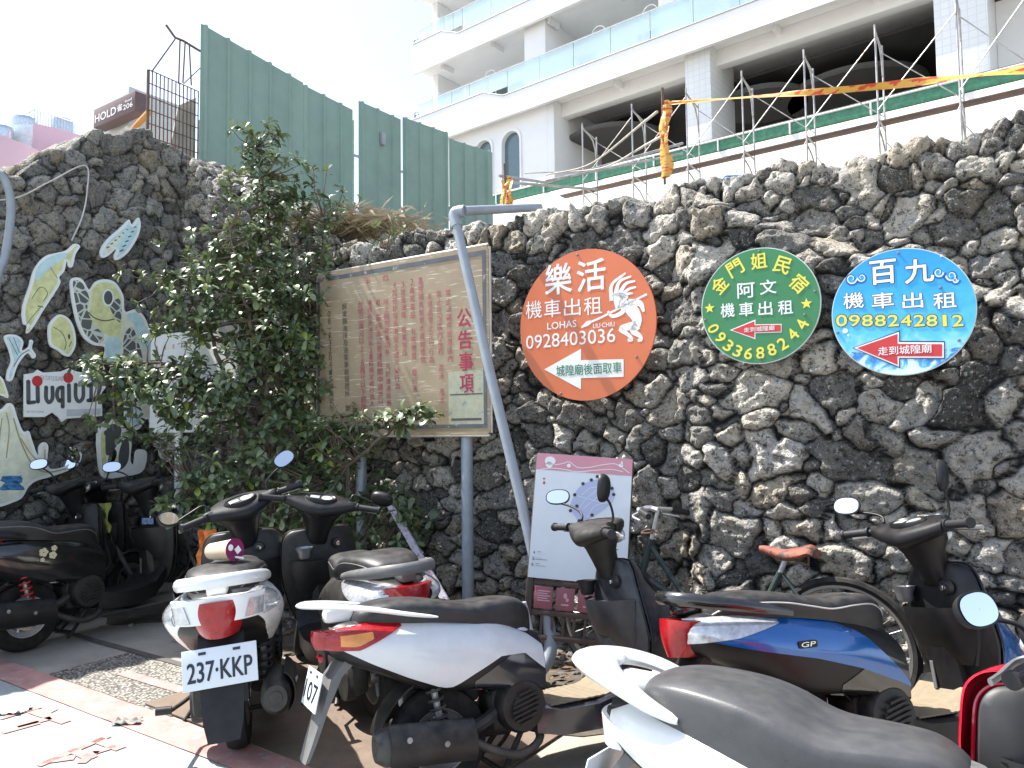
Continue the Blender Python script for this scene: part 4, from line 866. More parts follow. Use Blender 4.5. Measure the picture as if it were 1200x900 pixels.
# ------------------------------------------------------------------ island map on a brown stand
rotm = Matrix.Rotation(R(-7), 3, 'Z') @ Matrix.Rotation(R(-9), 3, 'X') @ Matrix.Rotation(R(4.5), 3, 'Y')
nm = rotm @ Vector((0, -1, 0)); f = Face(680, 606, at(680, 606, 4.02), nm, 0, rotm); MP = (610, 530, 6.0)
o = f.root('map_board', 'white island map board with pink header on a brown wooden stand', 'map board')
q = [f.p(632.5, 532.5), f.p(742, 537), f.p(733, 690), f.p(616, 672.5)]; l, r_ = (q[0][0]+q[3][0])/2, (q[1][0]+q[2][0])/2; zt, zb = (q[0][1]+q[1][1])/2, (q[2][1]+q[3][1])/2
m_ = MB(); m_.plate([(l, zb), (r_, zb), (r_, zt), (l, zt)], -.006, .006); m_.build('panel', M('map_white', (.70, .73, .76), .3, var=.03), o, smooth=0)
PKI = M('pink_ink', (.62, .27, .32), .35, var=.05); m_ = MB(); hz = (zt-zb)*.135; m_.plate([(l, zt-hz), (r_, zt-hz), (r_, zt), (l, zt)], -.0085, -.0065); m_.build('header', PKI, o, smooth=0)
def SK(mb, pts, w, y, n=20):
    a = pp(f, MP, curve2(pts, n) if len(pts) > 2 else pts); s2 = stroke(a, w); k = len(a); mb.add([(q_[0], y, q_[1]) for q_ in s2], [(i, i+1, 2*k-2-i, 2*k-1-i) for i in range(k-1)])
m_ = MB(); SK(m_, [(240, 90), (300, 80), (345, 68), (400, 108), (480, 108), (560, 92), (640, 82), (690, 92), (765, 148)], .004, -.0095); SK(m_, [(140, 122), (210, 112), (300, 120), (400, 138), (520, 128), (640, 122), (720, 138)], .004, -.0095)
for x, y, w_, h_ in ((210, 62, 38, 30), (203, 88, 24, 22), (340, 95, 14, 14), (706, 95, 16, 12), (712, 80, 7, 14)): c = pp(f, MP, [(x, y)])[0]; s_ = .0047*1/6*6/6; m_.plate(circ(c[0], c[1], w_*.00078, h_*.00078, 20), -.0098, -.0088)
m_.build('header_drawing', INKW, o, smooth=0)
m_ = MB(); isl = smooth_poly([(395, 270), (440, 225), (520, 195), (580, 190), (640, 230), (660, 300), (640, 355), (560, 420), (480, 470), (430, 500), (370, 430), (350, 380), (370, 320)], 60); m_.plate(pp(f, MP, isl), -.0085, -.0066)
m_.plate(pp(f, MP, [(600, 490), (665, 505), (675, 560), (640, 560)]), -.0085, -.0066); m_.build('island', M('map_lilac', (.44, .48, .66), .35, var=.04), o, smooth=0)
m_ = MB()
for pts in ([(400, 420), (450, 340), (520, 280), (590, 210)], [(380, 300), (480, 330), (600, 360), (650, 330)], [(470, 460), (520, 380), (620, 350)], [(430, 300), (500, 250), (600, 250)], [(440, 400), (560, 300), (640, 260)]): SK(m_, pts, .0022, -.0094)
m_.build('island_road', INKW, o, smooth=0)
m_ = MB()
for x, y in ((440, 222), (498, 196), (540, 172), (580, 196), (609, 221), (643, 255), (655, 298), (503, 442), (397, 379), (352, 411), (382, 300)): c = pp(f, MP, [(x, y)])[0]; m_.plate(circ(c[0], c[1], .009, None, 16), -.0104, -.0096)
for x0, x1, y in ((562, 625, 661), (562, 686, 677), (590, 632, 712), (405, 440, 658), (118, 146, 697), (118, 180, 712), (106, 152, 740), (106, 190, 752), (106, 134, 779), (106, 180, 797), (650, 672, 490), (650, 678, 510)):
    a, c = pp(f, MP, [(x0, y), (x1, y+5)]); m_.plate([(a[0], c[1]), (c[0], c[1]), (c[0], a[1]), (a[0], a[1])], -.0090, -.0080)
for t, x0, x1, y0, y1 in (('4', 90, 103, 692, 712), ('5', 84, 98, 734, 758), ('6', 78, 92, 774, 798), ('12', 524, 550, 648, 680)): put(m_, f, MP, t, x0, x1, y0, y1, -.0088, .01)
m_.build('map_lettering', INKB, o, smooth=0)
m_ = MB()
for x, y in ((609, 190), (579, 542)): c = pp(f, MP, [(x, y)])[0]; m_.plate(rrect(c[0]-.013, c[1]-.008, c[0]+.013, c[1]+.008, .003), -.0104, -.0096)
for x0, x1, y0, y1 in ((160, 172, 180, 192), (160, 172, 205, 225)): a, c = pp(f, MP, [(x0, y0), (x1, y1)]); m_.plate([(a[0], c[1]), (c[0], c[1]), (c[0], a[1]), (a[0], a[1])], -.0090, -.0080)
m_.build('red_marker', INKR, o, smooth=0)
BRW = M('dark_brown_wood', (.085, .055, .042), .6, var=.25, scale=10)
gzz = -f.o.z/math.cos(R(9))
for nm_, xx in (('left_post', l+.012), ('right_post', r_-.010)):
    m_ = MB(); m_.box((xx, .035, (zt-.01+gzz)/2), (.036, .054, zt-.01-gzz), None, .004); m_.build('post', BRW, o)
for zz in (zb-.022, zb-.175, zb-.30):
    m_ = MB(); m_.box(((l+r_)/2, .035, zz), (r_-l-.06, .04, .028), None, .003); m_.build('crossbar', BRW, o)
for i in range(7):
    x = l+.03+(r_-l-.06)*(i+1)/8; m_ = MB(); m_.box((x, .035, zb-.24), (.014, .03, .098)); m_.build('slat', BRW, o)
for i, x in enumerate((l+.09, l+.205, l+.32)):
    m_ = MB(); m_.box((x, .012, zb-.098), (.098, .014, .115), None, .003); pq = m_.build('plaque', M('pink_plaque', (.30, .095, .115), .5), o)
    m_ = MB()
    if i == 0: [m_.plate([(x-.032, zb-.062-.012*k_), (x+.034-.012*(k_ % 2), zb-.062-.012*k_), (x+.034-.012*(k_ % 2), zb-.068-.012*k_), (x-.032, zb-.068-.012*k_)], .0035, .0045) for k_ in range(5)]
    else:
        m_.plate(circ(x, zb-.080, .010, .014, 12), .0035, .0045); m_.plate(circ(x+.012, zb-.100, .008, .010, 12), .0035, .0045); m_.plate([(x-.02, zb-.130), (x+.02, zb-.130), (x+.02, zb-.122), (x-.02, zb-.122)], .0035, .0045)
    m_.build('plaque_drawing', M('pale_pink_ink', (.60, .36, .38), .5), pq, smooth=0)

# ------------------------------------------------------------------ leaning printed lath
a, c = wp(455, 588, .42), wp(521, 702, .62); d_ = (c-a).normalized()
m_ = MB(); sd = AX*.034; nrm = sd.cross(d_).normalized()*.008
m_.add([a-sd-nrm, a+sd-nrm, c+sd-nrm, c-sd-nrm, a-sd+nrm, a+sd+nrm, c+sd+nrm, c-sd+nrm], [(0, 1, 2, 3), (7, 6, 5, 4), (0, 4, 5, 1), (1, 5, 6, 2), (2, 6, 7, 3), (3, 7, 4, 0)])
tag(m_.build('printed_board', M('lilac_print', (.40, .39, .45), .5, var=.12, scale=25, wear=((.25, .13, .19), .52, 30)), smooth=0), 'narrow lilac printed board leaning on the wall beside the post', 'board')

# ------------------------------------------------------------------ painted cutouts on the left wall
C4 = (0, 250, 3.0)
CUTW = M('cutout_white', (.84, .86, .83), .5, var=.05); GY = M('paint_yellow_green', (.68, .69, .34), .5, var=.22, scale=14); GB = M('paint_pale_blue', (.52, .72, .74), .5, var=.2, scale=14); CY = M('paint_cream', (.76, .77, .60), .5, var=.15, scale=12); DG = M('paint_dark_grey', (.09, .10, .10), .5, var=.2)
SCALE, N, L, b = shader('turtle_scales'); tc = N.new('ShaderNodeTexCoord'); vo = N.new('ShaderNodeTexVoronoi'); vo.feature = 'DISTANCE_TO_EDGE'; vo.inputs['Scale'].default_value = 13; L.new(tc.outputs['Object'], vo.inputs['Vector'])
r = N.new('ShaderNodeValToRGB'); r.color_ramp.interpolation = 'CONSTANT'; e = r.color_ramp.elements; e[0].position = 0; e[0].color = rgb((.62, .66, .58)); e[1].position = .07; e[1].color = rgb((.12, .13, .12)); L.new(vo.outputs['Distance'], r.inputs[0]); L.new(r.outputs[0], b.inputs['Base Color']); b.inputs['Roughness'].default_value = .5
def inset(poly, d):
    n = len(poly); ar = sum(poly[i][0]*poly[(i+1) % n][1]-poly[(i+1) % n][0]*poly[i][1] for i in range(n)); s = 1 if ar > 0 else -1; out = []
    for i in range(n):
        a, c = Vector(poly[i-1]), Vector(poly[(i+1) % n]); t = (c-a).normalized(); out.append((poly[i][0]-t.y*s*d, poly[i][1]+t.x*s*d))
    return out
def cutout(name, label, pts, base, ins=.022, n=5):
    cx, cy = sum(p[0] for p in pts)/len(pts), sum(p[1] for p in pts)/len(pts)
    f = Face(C4[0]+cx/3, C4[1]+cy/3, CORNER+AX*.13, AX, RZL); o = f.root(name, label, 'cutout', 'painted sea life cutouts on the left wall')
    P = smooth_poly(pp(f, C4, pts), len(pts)*n); m_ = MB(); m_.plate(P, -.008, .008); m_.build('backing', CUTW, o, smooth=30)
    if base: m_ = MB(); m_.plate(inset(P, ins), -.0095, -.0085); m_.build('painted_area', base, o, smooth=0)
    def layer(nm, mat, polys=(), strokes=(), y=-.0105):
        m_ = MB()
        for q in polys:
            mq = m_ if len(polys) == 1 or strokes else MB(); mq.plate(smooth_poly(pp(f, C4, q), len(q)*5), y, y+.0008)
            if mq is not m_: mq.build(nm, mat, o, smooth=0)
        if not strokes and len(polys) > 1: return
        for q, w in strokes:
            a = pp(f, C4, curve2(q, 16) if len(q) > 2 else q); s2 = stroke(a, w); k = len(a); m_.add([(z[0], y, z[1]) for z in s2], [(i, i+1, 2*k-2-i, 2*k-1-i) for i in range(k-1)])
        m_.build(nm, mat, o, smooth=0)
    return layer
ly = cutout('fish_cutout', 'topmost cutout on the left wall, two small striped pale fish', [(352, 130), (375, 92), (425, 48), (452, 22), (462, 40), (485, 15), (493, 42), (482, 85), (447, 140), (408, 165), (400, 148), (408, 125), (375, 152), (356, 155)], GB)
ly('stripe', DG, strokes=[([(372+i*14, 122-i*13), (382+i*13, 118-i*12)], .010) for i in range(6)]+[([(418+i*10, 135-i*17), (432+i*9, 128-i*16)], .010) for i in range(6)]); ly('belly', CY, polys=[[(365, 135), (390, 100), (425, 70), (440, 60), (420, 95), (385, 135)]], y=-.0100)
ly = cutout('fish_cutout', 'long yellow green big headed fish cutout at the left wall', [(80, 385), (78, 330), (103, 250), (120, 195), (160, 150), (228, 132), (258, 108), (280, 116), (264, 145), (254, 186), (240, 188), (233, 168), (225, 202), (207, 225), (208, 252), (152, 340), (112, 405), (92, 422), (94, 396)], GY)
ly('blue_back', GB, polys=[[(125, 200), (165, 158), (225, 140), (235, 150), (190, 180), (150, 215), (128, 240)]], y=-.0100); ly('drawn_line', DG, strokes=[([(130, 326), (150, 330)], .008), ([(90, 392), (115, 360), (140, 330)], .004), ([(110, 300), (140, 260), (165, 280), (150, 310)], .005), ([(175, 190), (200, 230)], .004)])
ly = cutout('fish_cutout', 'small round yellow fish cutout above the lettered sign', [(168, 432), (172, 388), (205, 356), (240, 370), (260, 408), (265, 460), (246, 500), (225, 500), (202, 482), (176, 466)], GY, .02)
ly('drawn_line', DG, polys=[[(236, 432), (241, 424), (245, 434), (241, 444)]], strokes=[([(185, 400), (215, 420), (230, 455), (225, 480)], .005), ([(240, 470), (250, 450)], .006)])
ly = cutout('turtle_cutout', 'large smiling sea turtle cutout half hidden by the shrub', [(245, 246), (265, 226), (290, 235), (312, 268), (335, 240), (370, 232), (405, 245), (432, 290), (438, 345), (478, 338), (512, 375), (540, 460), (588, 560), (620, 700), (602, 858), (568, 862), (532, 790), (520, 722), (480, 762), (441, 735), (435, 650), (415, 530), (366, 520), (368, 472), (325, 462), (288, 430), (262, 360)], CY)
ly('flipper', SCALE, polys=[[(254, 250), (268, 236), (290, 250), (312, 300), (305, 340), (330, 390), (362, 420), (355, 455), (325, 450), (296, 420), (272, 355)], [(435, 430), (460, 400), (480, 440), (500, 520), (495, 640), (455, 560), (432, 490)], [(540, 790), (575, 800), (595, 850), (575, 852)]], y=-.0100)
ly('shell', GB, polys=[[(445, 360), (475, 352), (505, 390), (530, 470), (500, 470), (470, 395)], [(372, 440), (420, 445), (412, 520), (372, 515)], [(445, 660), (480, 690), (500, 720), (478, 750), (448, 728)]], y=-.0102)
ly('head', GY, polys=[[(318, 275), (338, 250), (370, 244), (400, 258), (422, 300), (425, 370), (418, 425), (385, 432), (345, 405), (312, 360), (320, 320)]], y=-.0100); ly('cheek', SCALE, polys=[[(385, 330), (410, 300), (424, 320), (422, 380), (405, 370)]], y=-.0106)
ly('eye_ring', CUTW, polys=[circ(378, 297, 20, 30, 12)], y=-.0108); ly('eye', DG, polys=[circ(378, 297, 15, 24, 12)], y=-.0116); ly('mouth', DG, strokes=[([(308, 348), (330, 368), (365, 378), (400, 372)], .009)], y=-.0110)
ly = cutout('ray_cutout', 'pale blue flying fish cutout left of the yellow fish', [(14, 432), (55, 428), (80, 450), (76, 482), (100, 468), (104, 446), (115, 450), (111, 475), (125, 500), (114, 510), (95, 492), (62, 532), (42, 585), (22, 586), (25, 555), (38, 520), (30, 480)], GB, .016)
ly('drawn_line', DG, strokes=[([(45, 540), (70, 500), (100, 480)], .005), ([(30, 440), (60, 500)], .004), ([(45, 436), (66, 490)], .004)])
ly = cutout('fin_cutout', 'sliver of a pale cutout at the picture edge above the octopus', [(-30, 560), (2, 575), (16, 600), (28, 648), (0, 640), (-30, 650)], GY, .016)
ly = cutout('octopus_cutout', 'pale octopus cutout with curling arms behind the left scooters', [(-60, 700), (0, 690), (25, 668), (46, 676), (60, 720), (80, 766), (100, 766), (112, 800), (132, 852), (136, 820), (152, 805), (168, 818), (165, 868), (178, 898), (235, 886), (272, 842), (286, 848), (274, 884), (230, 908), (170, 928), (128, 940), (100, 960), (60, 1010), (-60, 1010)], CY)
ly('drawn_line', M('paint_ochre', (.40, .36, .18), .5), strokes=[([(20, 700), (30, 760), (20, 860)], .008), ([(45, 720), (70, 800), (110, 880), (160, 910), (230, 898)], .010), ([(70, 790), (110, 850), (150, 880), (156, 830)], .008), ([(5, 720), (-5, 800), (-10, 900)], .008)])
ly = cutout('fish_cutout', 'black and white banded fish cutout with yellow fins, lowest on the wall', [(340, 778), (358, 738), (395, 722), (430, 745), (460, 790), (457, 868), (470, 880), (478, 834), (512, 836), (511, 880), (492, 912), (430, 926), (372, 932), (350, 910), (342, 850)], CUTW, .02)
ly('dark_band', DG, polys=[[(372, 760), (395, 740), (425, 760), (400, 830), (372, 850), (368, 800)], [(430, 800), (450, 800), (448, 870), (420, 900), (415, 850)]]); ly('yellow_fin', GY, polys=[[(385, 840), (412, 850), (408, 880), (380, 890)], [(352, 790), (366, 770), (370, 860), (385, 915), (360, 905)]], y=-.0112); ly('eye', DG, polys=[circ(368, 772, 5, 9, 10)], y=-.0120)
# lettered island sign
pts = [(83, 716), (84, 566), (118, 561), (130, 550), (150, 560), (215, 556), (240, 545), (268, 556), (350, 570), (372, 580), (370, 612), (355, 632), (358, 712), (232, 722), (216, 733), (204, 716), (182, 700), (155, 716)]
f = Face(226/3, 250+640/3, CORNER+AX*.13, AX, RZL); o = f.root('island_name_sign', 'white cutout sign with fat dark Liuqiu lettering and red dots', 'sign')
P = [q for q in pp(f, C4, pts)]; m_ = MB(); m_.plate(P, -.008, .008); m_.build('backing', CUTW, o, smooth=0)
m_ = MB()
def ST(pts, w, n=18): a = pp(f, C4, curve2(pts, n) if len(pts) > 2 else pts); s2 = stroke(a, w); k = len(a); m_.add([(z[0], -.0100, z[1]) for z in s2], [(i, i+1, 2*k-2-i, 2*k-1-i) for i in range(k-1)]); [m_.plate(circ(a[j][0], a[j][1], w/2, None, 14), -.0100, -.0090) for j in (0, -1)]
ST([(97, 592), (98, 664)], .030, 2); ST([(98, 666), (118, 664)], .028, 2); ST([(130, 612), (131, 662)], .030, 2); ST([(160, 612), (160, 650), (170, 665), (182, 650), (182, 612)], .029)
ST([(213, 612), (202, 618), (198, 640), (206, 660), (214, 655)], .029); ST([(218, 612), (218, 680)], .030, 2); ST([(240, 604), (241, 660)], .030, 2); ST([(264, 602), (264, 645), (276, 662), (290, 645), (290, 600)], .029); ST([(318, 600), (318, 658)], .029, 2); ST([(308, 606), (332, 594)], .03, 2); ST([(340, 590), (352, 600), (346, 630), (332, 650)], .020); ST([(308, 658), (332, 656)], .03, 2)
m_.build('lettering', DG, o, smooth=0)
m_ = MB()
for x, y in ((129, 590), (238, 578)): c = pp(f, C4, [(x, y)])[0]; m_.plate(circ(c[0], c[1], .038, .042, 24), -.0100, -.0088)
m_.build('red_dot', INKR, o, smooth=0); m_ = MB(); put(m_, f, C4, 'SEA TURTLE ISLAND', 140, 222, 572, 588, -.0098, 0); put(m_, f, C4, 'SEA TURTLE ISLAND', 92, 152, 694, 701, -.0098, .0); m_.build('small_lettering', M('grey_ink', (.30, .31, .31), .5), o, smooth=0)
m_ = MB(); m_.plate(pp(f, C4, [(232, 690), (352, 686), (352, 708), (232, 714)]), -.0098, -.0086); m_.build('beach_strip', M('beach_print', (.58, .60, .62), .5, var=.1), o, smooth=0)
# white sign half hidden by the shrub, on a white post
f = Face(222, 452, CORNER+AX*1.0-BX*.65, BX, RZ); o = f.root('white_notice_sign', 'white notice sign with red text hidden behind the shrub leaves', 'sign')
a, c = f.p(178, 394), f.p(280, 506); gz = -f.o.z; m_ = MB(); m_.plate([(a[0], c[1]), (c[0], c[1]), (c[0], a[1]), (a[0], a[1])], -.008, .008); m_.build('board', CUTW, o, smooth=0)
m_ = MB(); rs = random.Random(2)
for i in range(5):
    for j in range(9):
        x = a[0]+(c[0]-a[0])*(.08+.1*j); z = a[1]+(c[1]-a[1])*(.14+.17*i); s_ = .032
        for k in range(4): m_.plate([(x-s_*.5, z-s_*.4+k*s_*.3), (x+s_*.5*rs.uniform(.4, 1), z-s_*.4+k*s_*.3), (x+s_*.5, z-s_*.32+k*s_*.3), (x-s_*.5, z-s_*.32+k*s_*.3)], -.0098, -.0085)
        m_.plate([(x-.003+rs.uniform(-.01, .01), z-s_*.5), (x+.003, z-s_*.5), (x+.003, z+s_*.6), (x-.003, z+s_*.6)], -.0100, -.0087)
m_.build('red_lettering', M('pale_red_ink', (.50, .16, .18), .5), o, smooth=0)
x = f.p(205, 500)[0]; m_ = MB(); m_.tube([(x, .035, gz), (x, .035, a[1])], .030, 16); m_.build('post', CUTW, o)
# wires and the grey pipe at the left edge
m_ = MB(); m_.tube([Vector(p) for p in cr([tuple(on_left(*p, .16)) for p in ((-40, 236), (18, 232), (60, 212), (100, 194), (102, 225), (96, 255), (84, 282))], 40)], .006, 6); tag(m_.build('wire', M('pale_wire', (.50, .49, .46), .6)), 'pale loose wire strung over the left wall', 'wire')
m_ = MB(); m_.tube([Vector(p) for p in cr([tuple(on_left(*p, .45)) for p in ((-30, 195), (0, 205), (10, 222), (13, 245), (11, 270), (6, 300), (-4, 330), (-14, 420))], 30)], .028, 14); tag(m_.build('curved_pipe', PV), 'curved grey pipe at the left edge of the picture', 'pipe')

# ================================================================== the shrub in the corner
LEAF, N, L, b = shader('glossy_leaf')
oi = N.new('ShaderNodeAttribute'); oi.attribute_name = 'leaf_tint'
r = N.new('ShaderNodeValToRGB'); e = r.color_ramp.elements; e[0].position = 0; e[0].color = rgb((.04, .068, .027)); e[1].position = 1; e[1].color = rgb((.22, .27, .03))
for p, c in ((.45, (.105, .15, .06)), (.86, (.20, .25, .10)), (.93, (.16, .22, .03))): x = e.new(p); x.color = rgb(c)
L.new(oi.outputs['Fac'], r.inputs[0]); L.new(r.outputs[0], b.inputs['Base Color']); b.inputs['Roughness'].default_value = .40; b.inputs['Specular IOR Level'].default_value = .85
tl = N.new('ShaderNodeBsdfTranslucent'); L.new(r.outputs[0], tl.inputs[0]); ms = N.new('ShaderNodeMixShader'); ms.inputs[0].default_value = .20; L.new(b.outputs[0], ms.inputs[1]); L.new(tl.outputs[0], ms.inputs[2]); L.new(ms.outputs[0], N['Material Output'].inputs[0])
BARK = M('grey_bark', (.13, .105, .08), .9, var=.4, scale=18, bump=.6, bscale=60)
def leaf(vs, fs, ti, base, d, up, ln, wd, tint):
    s = d.cross(up).normalized(); n = s.cross(d).normalized(); k = len(vs); c = .16*ln
    for t, w, h in ((0, .10, 0), (.35, .62, .10), (.70, 1.0, .08), (.93, .62, -.02), (1.0, .12, -.06)):
        p = base+d*(ln*t)+n*(h*ln*.9)
        vs += [p-s*(w*wd/2)+n*c*w*.35, p, p+s*(w*wd/2)+n*c*w*.35]
    for i in range(4):
        a = k+i*3; fs += [(a, a+1, a+4, a+3), (a+1, a+2, a+5, a+4)]
    ti += [tint]*15
def foliage(name, label_parts, tips, parent, base, seed, leaf_len=.077):
    """tips: list of (point, outward direction, vigour): each carries a loose rosette of leaves."""
    rs = random.Random(seed); vs, fs, ti = [], [], []
    for p, d0, vig in tips:
        young = rs.random() < .13; n = rs.randint(6, 10)
        for i in range(n):
            a = i*2.4+rs.uniform(-.4, .4); lift = rs.uniform(-.25, .75)
            u = d0.cross(Vector((.3, .2, 1))).normalized(); w = d0.cross(u).normalized()
            d = (u*math.cos(a)+w*math.sin(a)+d0*lift).normalized(); ln = leaf_len*rs.uniform(.65, 1.2)*vig
            t = min(1, max(0, rs.gauss(.42, .22))); t = rs.uniform(.9, 1) if (young and i >= n-3) else min(t, .85)
            up = (Vector((0, 0, 1))+d0*.6+Vector((rs.uniform(-.5, .5), rs.uniform(-.5, .5), 0))).normalized()
            leaf(vs, fs, ti, p-d0*rs.uniform(0, .05)-base, d, up, ln, ln*rs.uniform(.42, .56), t)
    me = bpy.data.meshes.new(name); me.from_pydata([tuple(v) for v in vs], [], fs); at_ = me.attributes.new('leaf_tint', 'FLOAT', 'POINT'); at_.data.foreach_set('value', ti)
    me.polygons.foreach_set('use_smooth', [True]*len(me.polygons)); me.materials.append(LEAF); o = bpy.data.objects.new(name, me); COL.objects.link(o); o.parent = parent; return o

rs = random.Random(41)
troot = at(318, 655, 5.55); troot.z = 0
tree = empty('leafy_shrub', tuple(troot), label='big glossy leaved shrub growing in the corner beside the notice board', cat='shrub')
limbs = [   # photo pixel + distance of the bends of each limb, radius at foot
    ([(318, 640, 5.6), (330, 520, 5.55), (322, 400, 5.55), (318, 280, 5.6), (300, 175, 5.65)], .040),
    ([(325, 640, 5.6), (352, 540, 5.5), (345, 440, 5.45), (372, 350, 5.5), (380, 262, 5.6)], .034),
    ([(312, 640, 5.6), (300, 540, 5.5), (262, 470, 5.4), (200, 430, 5.3), (120, 428, 5.2)], .030),
    ([(310, 640, 5.6), (285, 520, 5.5), (255, 420, 5.45), (225, 350, 5.4), (190, 330, 5.35)], .026),
    ([(330, 640, 5.55), (375, 580, 5.3), (420, 535, 5.0), (465, 500, 4.75), (505, 487, 4.65)], .022),
    ([(330, 640, 5.6), (385, 600, 5.45), (430, 570, 5.3), (480, 590, 5.2)], .020),
    ([(308, 640, 5.55), (270, 600, 5.4), (235, 570, 5.3), (210, 590, 5.2)], .020),
    ([(316, 640, 5.6), (312, 470, 5.4), (290, 360, 5.3), (268, 270, 5.35)], .030)]
tw = MB(); samples = []
for pts, r0 in limbs:
    a = [at(*p) for p in pts]; a[0].z = max(0, a[0].z*.0); c = [Vector(p) for p in cr([tuple(p) for p in a], 26)]
    c = [p+Vector((rs.uniform(-1, 1), rs.uniform(-1, 1), rs.uniform(-1, 1)))*.014*(i > 0) for i, p in enumerate(c)]
    tw.tube([p-troot for p in c], list(np.linspace(r0, .006, 26)), 7); samples += [(p, r0*(1-i/26)+.005) for i, p in enumerate(c) if i > 5]
# clumps: px, py, distance, rx, ry (px), depth (m), number of tips
clumps = [(308, 170, 5.6, 34, 30, .22, 34), (318, 215, 5.6, 52, 34, .3, 52), (300, 262, 5.55, 50, 40, .3, 50), (350, 232, 5.55, 26, 30, .22, 26), (405, 240, 5.55, 18, 22, .15, 10), (330, 300, 5.5, 60, 46, .34, 74), (265, 318, 5.45, 60, 40, .3, 62), (300, 352, 5.35, 66, 46, .38, 92),
          (245, 300, 5.4, 46, 24, .2, 16), (205, 325, 5.35, 46, 20, .2, 20), (250, 372, 5.4, 62, 34, .3, 66), (215, 395, 5.3, 44, 30, .22, 26), (330, 395, 5.35, 60, 44, .4, 88), (290, 425, 5.3, 70, 40, .35, 66), (355, 345, 5.45, 34, 60, .3, 50),
          (110, 428, 5.2, 34, 12, .15, 20), (150, 442, 5.2, 44, 22, .2, 34), (205, 445, 5.25, 54, 28, .25, 42), (185, 480, 5.2, 56, 26, .25, 40), (240, 490, 5.25, 60, 30, .3, 48), (200, 520, 5.2, 46, 20, .2, 24), (255, 455, 5.25, 50, 30, .25, 34),
          (300, 490, 5.3, 52, 40, .35, 42), (345, 470, 5.4, 40, 50, .35, 40), (375, 510, 5.3, 44, 34, .3, 44), (330, 545, 5.25, 60, 40, .4, 66), (270, 555, 5.2, 50, 30, .3, 36), (230, 575, 5.2, 40, 26, .25, 26), (390, 560, 5.2, 50, 38, .35, 56), (440, 590, 5.15, 52, 34, .3, 58), (470, 625, 5.05, 34, 30, .25, 34),
          (350, 605, 5.2, 60, 32, .35, 58), (420, 640, 5.2, 60, 30, .3, 46), (260, 610, 5.2, 46, 30, .3, 32), (300, 640, 5.25, 60, 30, .3, 34), (430, 515, 4.95, 26, 18, .12, 16), (452, 490, 4.72, 28, 16, .10, 16), (478, 480, 4.66, 26, 12, .08, 10), (500, 484, 4.62, 14, 7, .05, 4), (400, 495, 5.1, 30, 20, .18, 22), (250, 585, 5.2, 40, 34, .25, 34)]
tips = []
for px, py, Y, rx, ry, dp, n in clumps:
    c = at(px, py, Y); m = Y/F
    for i in range(int(n*(.80 if py < 540 else .58))):
        u, v, w = rs.gauss(0, .55), rs.gauss(0, .55), rs.gauss(0, .5)
        p = c+Vector((u*rx*m, w*dp, -v*ry*m)); 
        if (WP-p).dot(BX) < .12 or (p-CORNER).dot(AX) < .12: continue
        s, r_ = min(samples, key=lambda q: (q[0]-p).length_squared+(.05 if q[0].z > p.z+.05 else 0))
        d = (p-s); l = d.length; d = (d.normalized()+Vector((0, -.25, .55))).normalized()
        mid = s.lerp(p, .55)+Vector((rs.uniform(-.03, .03), rs.uniform(-.03, .03), -.03*l))
        if l > .05: tw.tube([s-troot, mid-troot, p-troot], [min(r_, .006+.004*l), .0042, .0022], 5, caps=False)
        tips.append((p, d, rs.uniform(.8, 1.1)))
tw.build('trunk', BARK, tree, smooth=60); foliage('crown', None, tips, tree, troot, 77)
# low weeds and a sprig growing out of the wall
for px, py, Y, n, lab in ((452, 292, 5.25, 5, 'small bright sprig rooted in the wall above the notice board'), (410, 262, 6.0, 7, 'leggy weed among the straw below the hoarding')):
    c = at(px, py, Y); o = empty('wall_weed', tuple(c), label=lab, cat='weed'); tt = []; m_ = MB()
    for i in range(n):
        p = c+Vector((rs.uniform(-.14, .14), rs.uniform(-.06, .02), rs.uniform(.02, .26))); m_.tube([(0, 0, -.04), (p-c)*.6+Vector((0, 0, .02)), p-c], .003, 5); tt.append((p, (p-c).normalized(), .9))
    m_.build('stem', BARK, o); fo = foliage('foliage', None, tt, o, c, px, .055); at_ = fo.data.attributes['leaf_tint']; at_.data.foreach_set('value', [rs.uniform(.55, .95) for _ in at_.data])

# ================================================================== scooters
BLK = M('black_plastic', (.009, .009, .010), .40, var=.3, dust=.08, spec=.32); BLK2 = M('worn_black_plastic', (.014, .0135, .013), .46, var=.4, bump=.1, dust=.17, spec=.35); RUB = M('tyre_rubber', (.011, .011, .011), .8, var=.3, bump=.25, bscale=90, dust=.2, spec=.3)
SEATM = M('black_seat_vinyl', (.012, .012, .013), .45, var=.25, bump=.12, bscale=220, dust=.18); SEATG = M('grey_seat_vinyl', (.050, .051, .054), .42, var=.14, bump=.12, bscale=220, dust=.12)
ALU = M('cast_alloy', (.30, .30, .30), .45, metal=.75, var=.3, dust=.3); ENG = M('engine_grime', (.030, .029, .027), .65, metal=.3, var=.45, scale=16, bump=.3, dust=.25); CHR = M('chrome', (.62, .63, .64), .12, metal=1, var=.05); GRIP = M('grip_rubber', (.014, .014, .015), .6, bump=.3, bscale=260)
MIR = M('mirror_glass', (.86, .90, .93), .02, metal=1, var=.0); REDL = M('red_lens', (.30, .004, .008), .16, var=.3, scale=40, coat=.5, spec=.4, bump=.35, bscale=150); AMB = M('amber_lens', (.62, .22, .03), .15, var=.3, coat=1); CLR = M('clear_lens', (.52, .53, .54), .08, metal=.35, var=.35, scale=30, coat=1, bump=.4, bscale=70)
